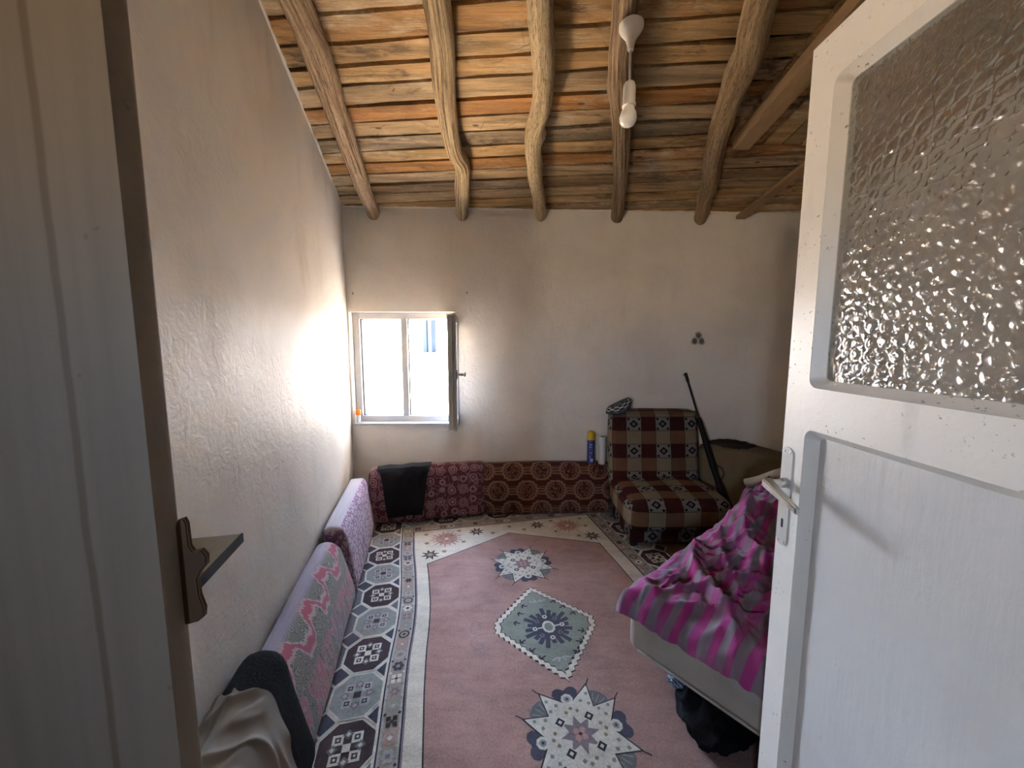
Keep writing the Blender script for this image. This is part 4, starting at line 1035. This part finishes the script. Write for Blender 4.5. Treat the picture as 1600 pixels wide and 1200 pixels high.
lamp()

# ------------------------------------------------------------------ rifle, sack cushion, folded cover
def rifle():
    A = Vector((1.44, ywall(1.44) - 0.014, 1.165)); B = Vector((1.617, 2.66, 0.013))
    d = (B - A).normalized(); L = (B - A).length
    t = empty('air_rifle', B); tag(t, 'black rifle leaning muzzle up against the back wall beside the checked chair', 'rifle')
    black = simple('black_gunmetal', (0.005, 0.005, 0.005), rough=0.5, spec=0.25); stock = simple('black_stock', (0.006, 0.005, 0.004), rough=0.65, spec=0.2)
    def P(s): return A + d * (s * L)
    link('barrel', tube([P(0.0), P(0.2), P(0.42)], 0.0085, 14), black, t, loc=-B)
    link('muzzle', tube([P(0.0), P(0.03), P(0.06)], [0.0125, 0.0125, 0.011], 14), black, t, loc=-B)
    side = d.cross(Vector((0, 1, 0))).normalized()                    # in the plane facing the room
    prof = [(0.30, 0.014, -0.014), (0.33, 0.022, -0.020), (0.50, 0.026, -0.026), (0.60, 0.026, -0.030), (0.66, 0.020, -0.022), (0.72, 0.020, -0.034), (0.78, 0.022, -0.048), (0.90, 0.026, -0.066), (0.995, 0.030, -0.080)]
    nrm = d.cross(side).normalized(); bm = bmesh.new(); rings = []
    for (s, up, dn) in prof:
        c = P(s); w = 0.020; ring = []
        for k in range(12):
            a = 2 * math.pi * k / 12; h = (up - dn) / 2; mid = (up + dn) / 2
            ring.append(bm.verts.new(c + side * -(mid + h * math.cos(a)) + nrm * (w * math.sin(a))))
        rings.append(ring)
    for r0, r1 in zip(rings, rings[1:]):
        for k in range(12): bm.faces.new((r0[k], r0[(k + 1) % 12], r1[(k + 1) % 12], r1[k]))
    bm.faces.new(rings[0][::-1]); bm.faces.new(rings[-1]); link('stock', bm, stock, t, loc=-B)
    tp = [P(0.60) + side * 0.028, P(0.62) + side * 0.058, P(0.66) + side * 0.060, P(0.685) + side * 0.028]
    link('trigger_guard', tube(tp, 0.0035, 8), black, t, loc=-B)
    link('front_sight', tube([P(0.012) - side * 0.010, P(0.012) - side * 0.022], 0.004, 8), black, t, loc=-B)
rifle()
def sack_fn(q):
    t = q.z / 0.56; q.y += q.z * 0.22; q.z += -0.09 * (q.x / 0.36) * t * (q.x > 0) + 0.025 * nz(q.x * 4, q.y * 3, q.z * 4); q.y += 0.015 * nz(q.x * 6, q.z * 6, 2); return q
o = link('sack_cushion', rbox(0.76, 0.17, 0.56, 0.06, n=(22, 6, 18), puff=0.025, fn=sack_fn), cloth_mat('brown_sackcloth', (0.185, 0.145, 0.085), (0.13, 0.10, 0.056)), loc=(1.93, 2.985, 0.012), rotz=R(1.5), angle=75)
tag(o, 'large plain brown cushion leaning on the back wall behind the rifle', 'cushion')
def crumple():
    bm = bmesh.new(); bmesh.ops.create_uvsphere(bm, u_segments=48, v_segments=24, radius=1.0)
    for v in bm.verts:
        p = v.co.copy(); r = 1 + 0.26 * ridged(p.x * 2.6, p.y * 2.2, p.z * 2.2) + 0.14 * ridged(p.x * 6, p.y * 5, p.z * 5)
        v.co = Vector((p.x * 0.165 * r, p.y * 0.06 * r, p.z * 0.028 * r - 0.02 * max(0, p.x)))
    return bm
o = link('crumpled_scarf', crumple(), cloth_mat('dark_brown_cloth', (0.050, 0.036, 0.026), (0.024, 0.017, 0.013)), loc=(1.80, 3.10, 0.585), rotz=R(-4), angle=80)
tag(o, 'dark brown scarf bunched on top of the plain brown cushion', 'scarf')

# ------------------------------------------------------------------ bed with striped blanket
E1 = Vector((0.645, -0.764, 0)); E2 = Vector((0.764, 0.645, 0)); C0 = Vector((0.452, 1.395, 0)); BROT = math.atan2(E1.y, E1.x); LA, LB = 0.92, 1.75
ZB, ZT = 0.225, 0.445
def bed():
    b = empty('bed', (C0.x, C0.y, 0.01), BROT); tag(b, 'low bed with cream mattress side, its corner pointing into the room', 'bed')
    bm = rbox(LA, LB, ZT - ZB, 0.035, n=(14, 24, 4), puff=0.006); bmesh.ops.translate(bm, verts=bm.verts, vec=(LA / 2, LB / 2, ZB - 0.01))
    m = M('cream_mattress', 0.6, 0.3); x, y, z = m.xyz(); col = m.mix(m.noise(6).sstep(0.4, 0.7), (0.31, 0.275, 0.235), (0.25, 0.22, 0.185)); m.color(col); m.bump(m.noise(5), 0.2, 0.02)
    mt = link('mattress', bm, m.mat, b, angle=60)
    bm = bmesh.new()
    for z in (ZB + 0.012, ZT - 0.045): bm_join(bm, tube([(0.05, -0.003, z), (LA / 2, -0.009, z), (LA - 0.05, -0.003, z)], 0.005, 8))
    link('piping', bm, simple('cream_piping', (0.33, 0.295, 0.255)), mt)
    for x, y in ((0.28, 0.30), (LA - 0.1, 0.30), (0.28, LB - 0.1), (LA - 0.1, LB - 0.1)): link('leg', bevbox((x - 0.025, y - 0.025, 0), (x + 0.025, y + 0.025, ZB - 0.012), 0.004), MAT_rubber, b)
bed()
def blanket():
    r = 0.045; ov = 0.062; A0, A1, B0, B1 = -ov, LA + 0.02, -ov, LB - 0.25; na, nb = 200, 230
    def edge(a):
        if a >= r: return a, 0.0
        th = min((r - a) / r, math.pi / 2)
        return r - (r + 0.012) * math.sin(th), r * (1 - math.cos(th)) + max(0.0, (r - a) - r * math.pi / 2)
    def fn(s, t):
        a = A0 + (A1 - A0) * s; b = B0 + (B1 - B0) * t
        pa, da = edge(a); pb, db = edge(b)
        drop = max(da, db) + 0.35 * min(da, db)
        inside = max(0.0, min(1.0, min(a, b) / 0.10))
        heap = 0.20 * math.exp(-((b - 1.15) / 0.42) ** 2 - ((a - 0.38) / 0.45) ** 2) + 0.10 * math.exp(-((b - 0.75) / 0.25) ** 2 - ((a - 0.25) / 0.22) ** 2)
        heap += 0.05 * math.exp(-((b - 0.35) / 0.25) ** 2 - ((a - 0.35) / 0.3) ** 2)
        q1 = a * 0.8 + b * 0.55; q2 = -a * 0.55 + b * 0.8               # folds run down from the heap to the front edge
        w = 0.12 * nz(a * 2, b * 2, 4)
        f = 0.040 * sridge(q1 * 5.0 + w * 6, q2 * 1.1, 1.5, 0.14) + 0.030 * sridge(q2 * 5.5 + w * 5, q1 * 1.5, 6.5, 0.15) + 0.016 * sridge(q1 * 11, q2 * 4 + w * 4, 3.0, 0.14) + 0.011 * sridge(a * 15 + b * 6, b * 13 - a * 4, 12.0, 0.13) + 0.004 * nz(a * 28, b * 28)
        fk = 0.022 * sridge(q2 * 10 + w * 3, q1 * 3.0, 21.0, 0.13)
        z = ZT + 0.012 - drop + heap * inside + (f + fk) * (0.3 + 0.7 * inside) + 0.012
        out = 0.022 * max(0, ridged(a * 6 + 3, 1.0)) * min(1, db / 0.08) + 0.015 * min(1, db / 0.1)
        hem = 0.028 * nz(a * 3.2, b * 3.2, 11)
        if drop > 0.02: z += hem * min(1, drop / 0.1)
        p = C0 + E1 * (pa - 0.015 * min(1, da / 0.1) - 0.015 * max(0, ridged(b * 7, 2.0)) * min(1, da / 0.08)) + E2 * (pb - out)
        return (p.x, p.y, z), (a, b)
    bm = sheet(fn, na, nb, 0.005); return bm
def blanket_mat():
    m = M('magenta_striped_cotton', 0.9, 0.1); m.b.inputs['Sheen Weight'].default_value = 0.2
    u, v = m.uv(); wob = m.noise(3.5, 'UV', detail=2) * 0.09
    st = ((u + wob) / 0.060).frac(); s = st.sstep(0.42, 0.50) * st.rsub(1.0).sstep(0.0, 0.08)
    cross = ((v + wob) / 0.20).frac().sstep(0.45, 0.6)
    col = m.mix(s, (0.235, 0.024, 0.128), (0.140, 0.112, 0.128)); col = m.mix(cross * 0.45, col, (0.185, 0.048, 0.125))
    col = m.mix(m.noise(9, 'UV').sstep(0.5, 0.7) * 0.3, col, (0.16, 0.10, 0.14))
    m.color(col); m.bump(m.noise(35, 'UV', detail=4), 0.2, 0.004); return m.mat
o = link('blanket', blanket(), blanket_mat(), angle=80); tag(o, 'rumpled magenta and grey striped blanket heaped over the bed', 'blanket')
def towel():
    bm = tube([(1.385, 2.20, 0.590), (1.44, 2.15, 0.622), (1.51, 2.09, 0.668), (1.60, 2.01, 0.715), (1.72, 1.92, 0.74)], [0.026, 0.032, 0.045, 0.055, 0.05], 20, steps=60,
              fn=lambda t, a, p: 1 + 0.12 * nz(p.x * 12, math.cos(a) * 2, math.sin(a) * 2) + 0.06 * math.sin(a * 3 + p.x * 9))
    return bm
o = link('towel', towel(), cloth_mat('beige_towelling', (0.37, 0.31, 0.25), (0.29, 0.235, 0.18)), angle=75); tag(o, 'rolled beige towel lying on the striped blanket near the door handle', 'towel')

# ------------------------------------------------------------------ bag under the bed
def bag():
    b = empty('bin_bag', (0.800, 1.335, 0.011)); tag(b, 'black plastic bag with pale knotted top tucked under the bed', 'bag')
    bm = bmesh.new(); bmesh.ops.create_icosphere(bm, subdivisions=5, radius=1.0)
    for v in bm.verts:
        p = v.co.copy(); r = 1 + 0.16 * ridged(p.x * 1.8, p.y * 1.8, p.z * 1.8 + 5) + 0.07 * ridged(p.x * 5, p.y * 5, p.z * 5)
        v.co = Vector((p.x * 0.125 * r, p.y * 0.22 * r, max(-0.085, p.z * 0.088 * r) + 0.087))
    m = M('black_plastic', 0.7, 0.08); m.color((0.004, 0.004, 0.005)); m.bump(m.noise(18, detail=5), 0.6, 0.01)
    bmesh.ops.rotate(bm, verts=bm.verts, matrix=Matrix.Rotation(R(-40), 3, 'Z'))
    link('bag_body', bm, m.mat, b, angle=80)
    bm = bmesh.new(); bmesh.ops.create_icosphere(bm, subdivisions=4, radius=1.0)
    for v in bm.verts:
        p = v.co.copy(); r = 1 + 0.3 * ridged(p.x * 2.5, p.y * 2.5, p.z * 2.5 + 1); v.co = Vector((p.x * 0.036 * r, p.y * 0.030 * r, p.z * 0.020 * r))
    bmesh.ops.translate(bm, verts=bm.verts, vec=(-0.158, 0.010, 0.118))
    m = M('striped_plastic', 0.4, 0.5); x, y, z = m.xyz(); s = ((x * 0.8 + z * 1.6) * 55.0 + m.noise(30) * 2.0).frac().gt(0.55); m.color(m.mix(s, (0.015, 0.025, 0.05), (0.20, 0.26, 0.30)))
    tag(link('bag_top', bm, m.mat, b, angle=80), 'blue and white striped bag top')
bag()
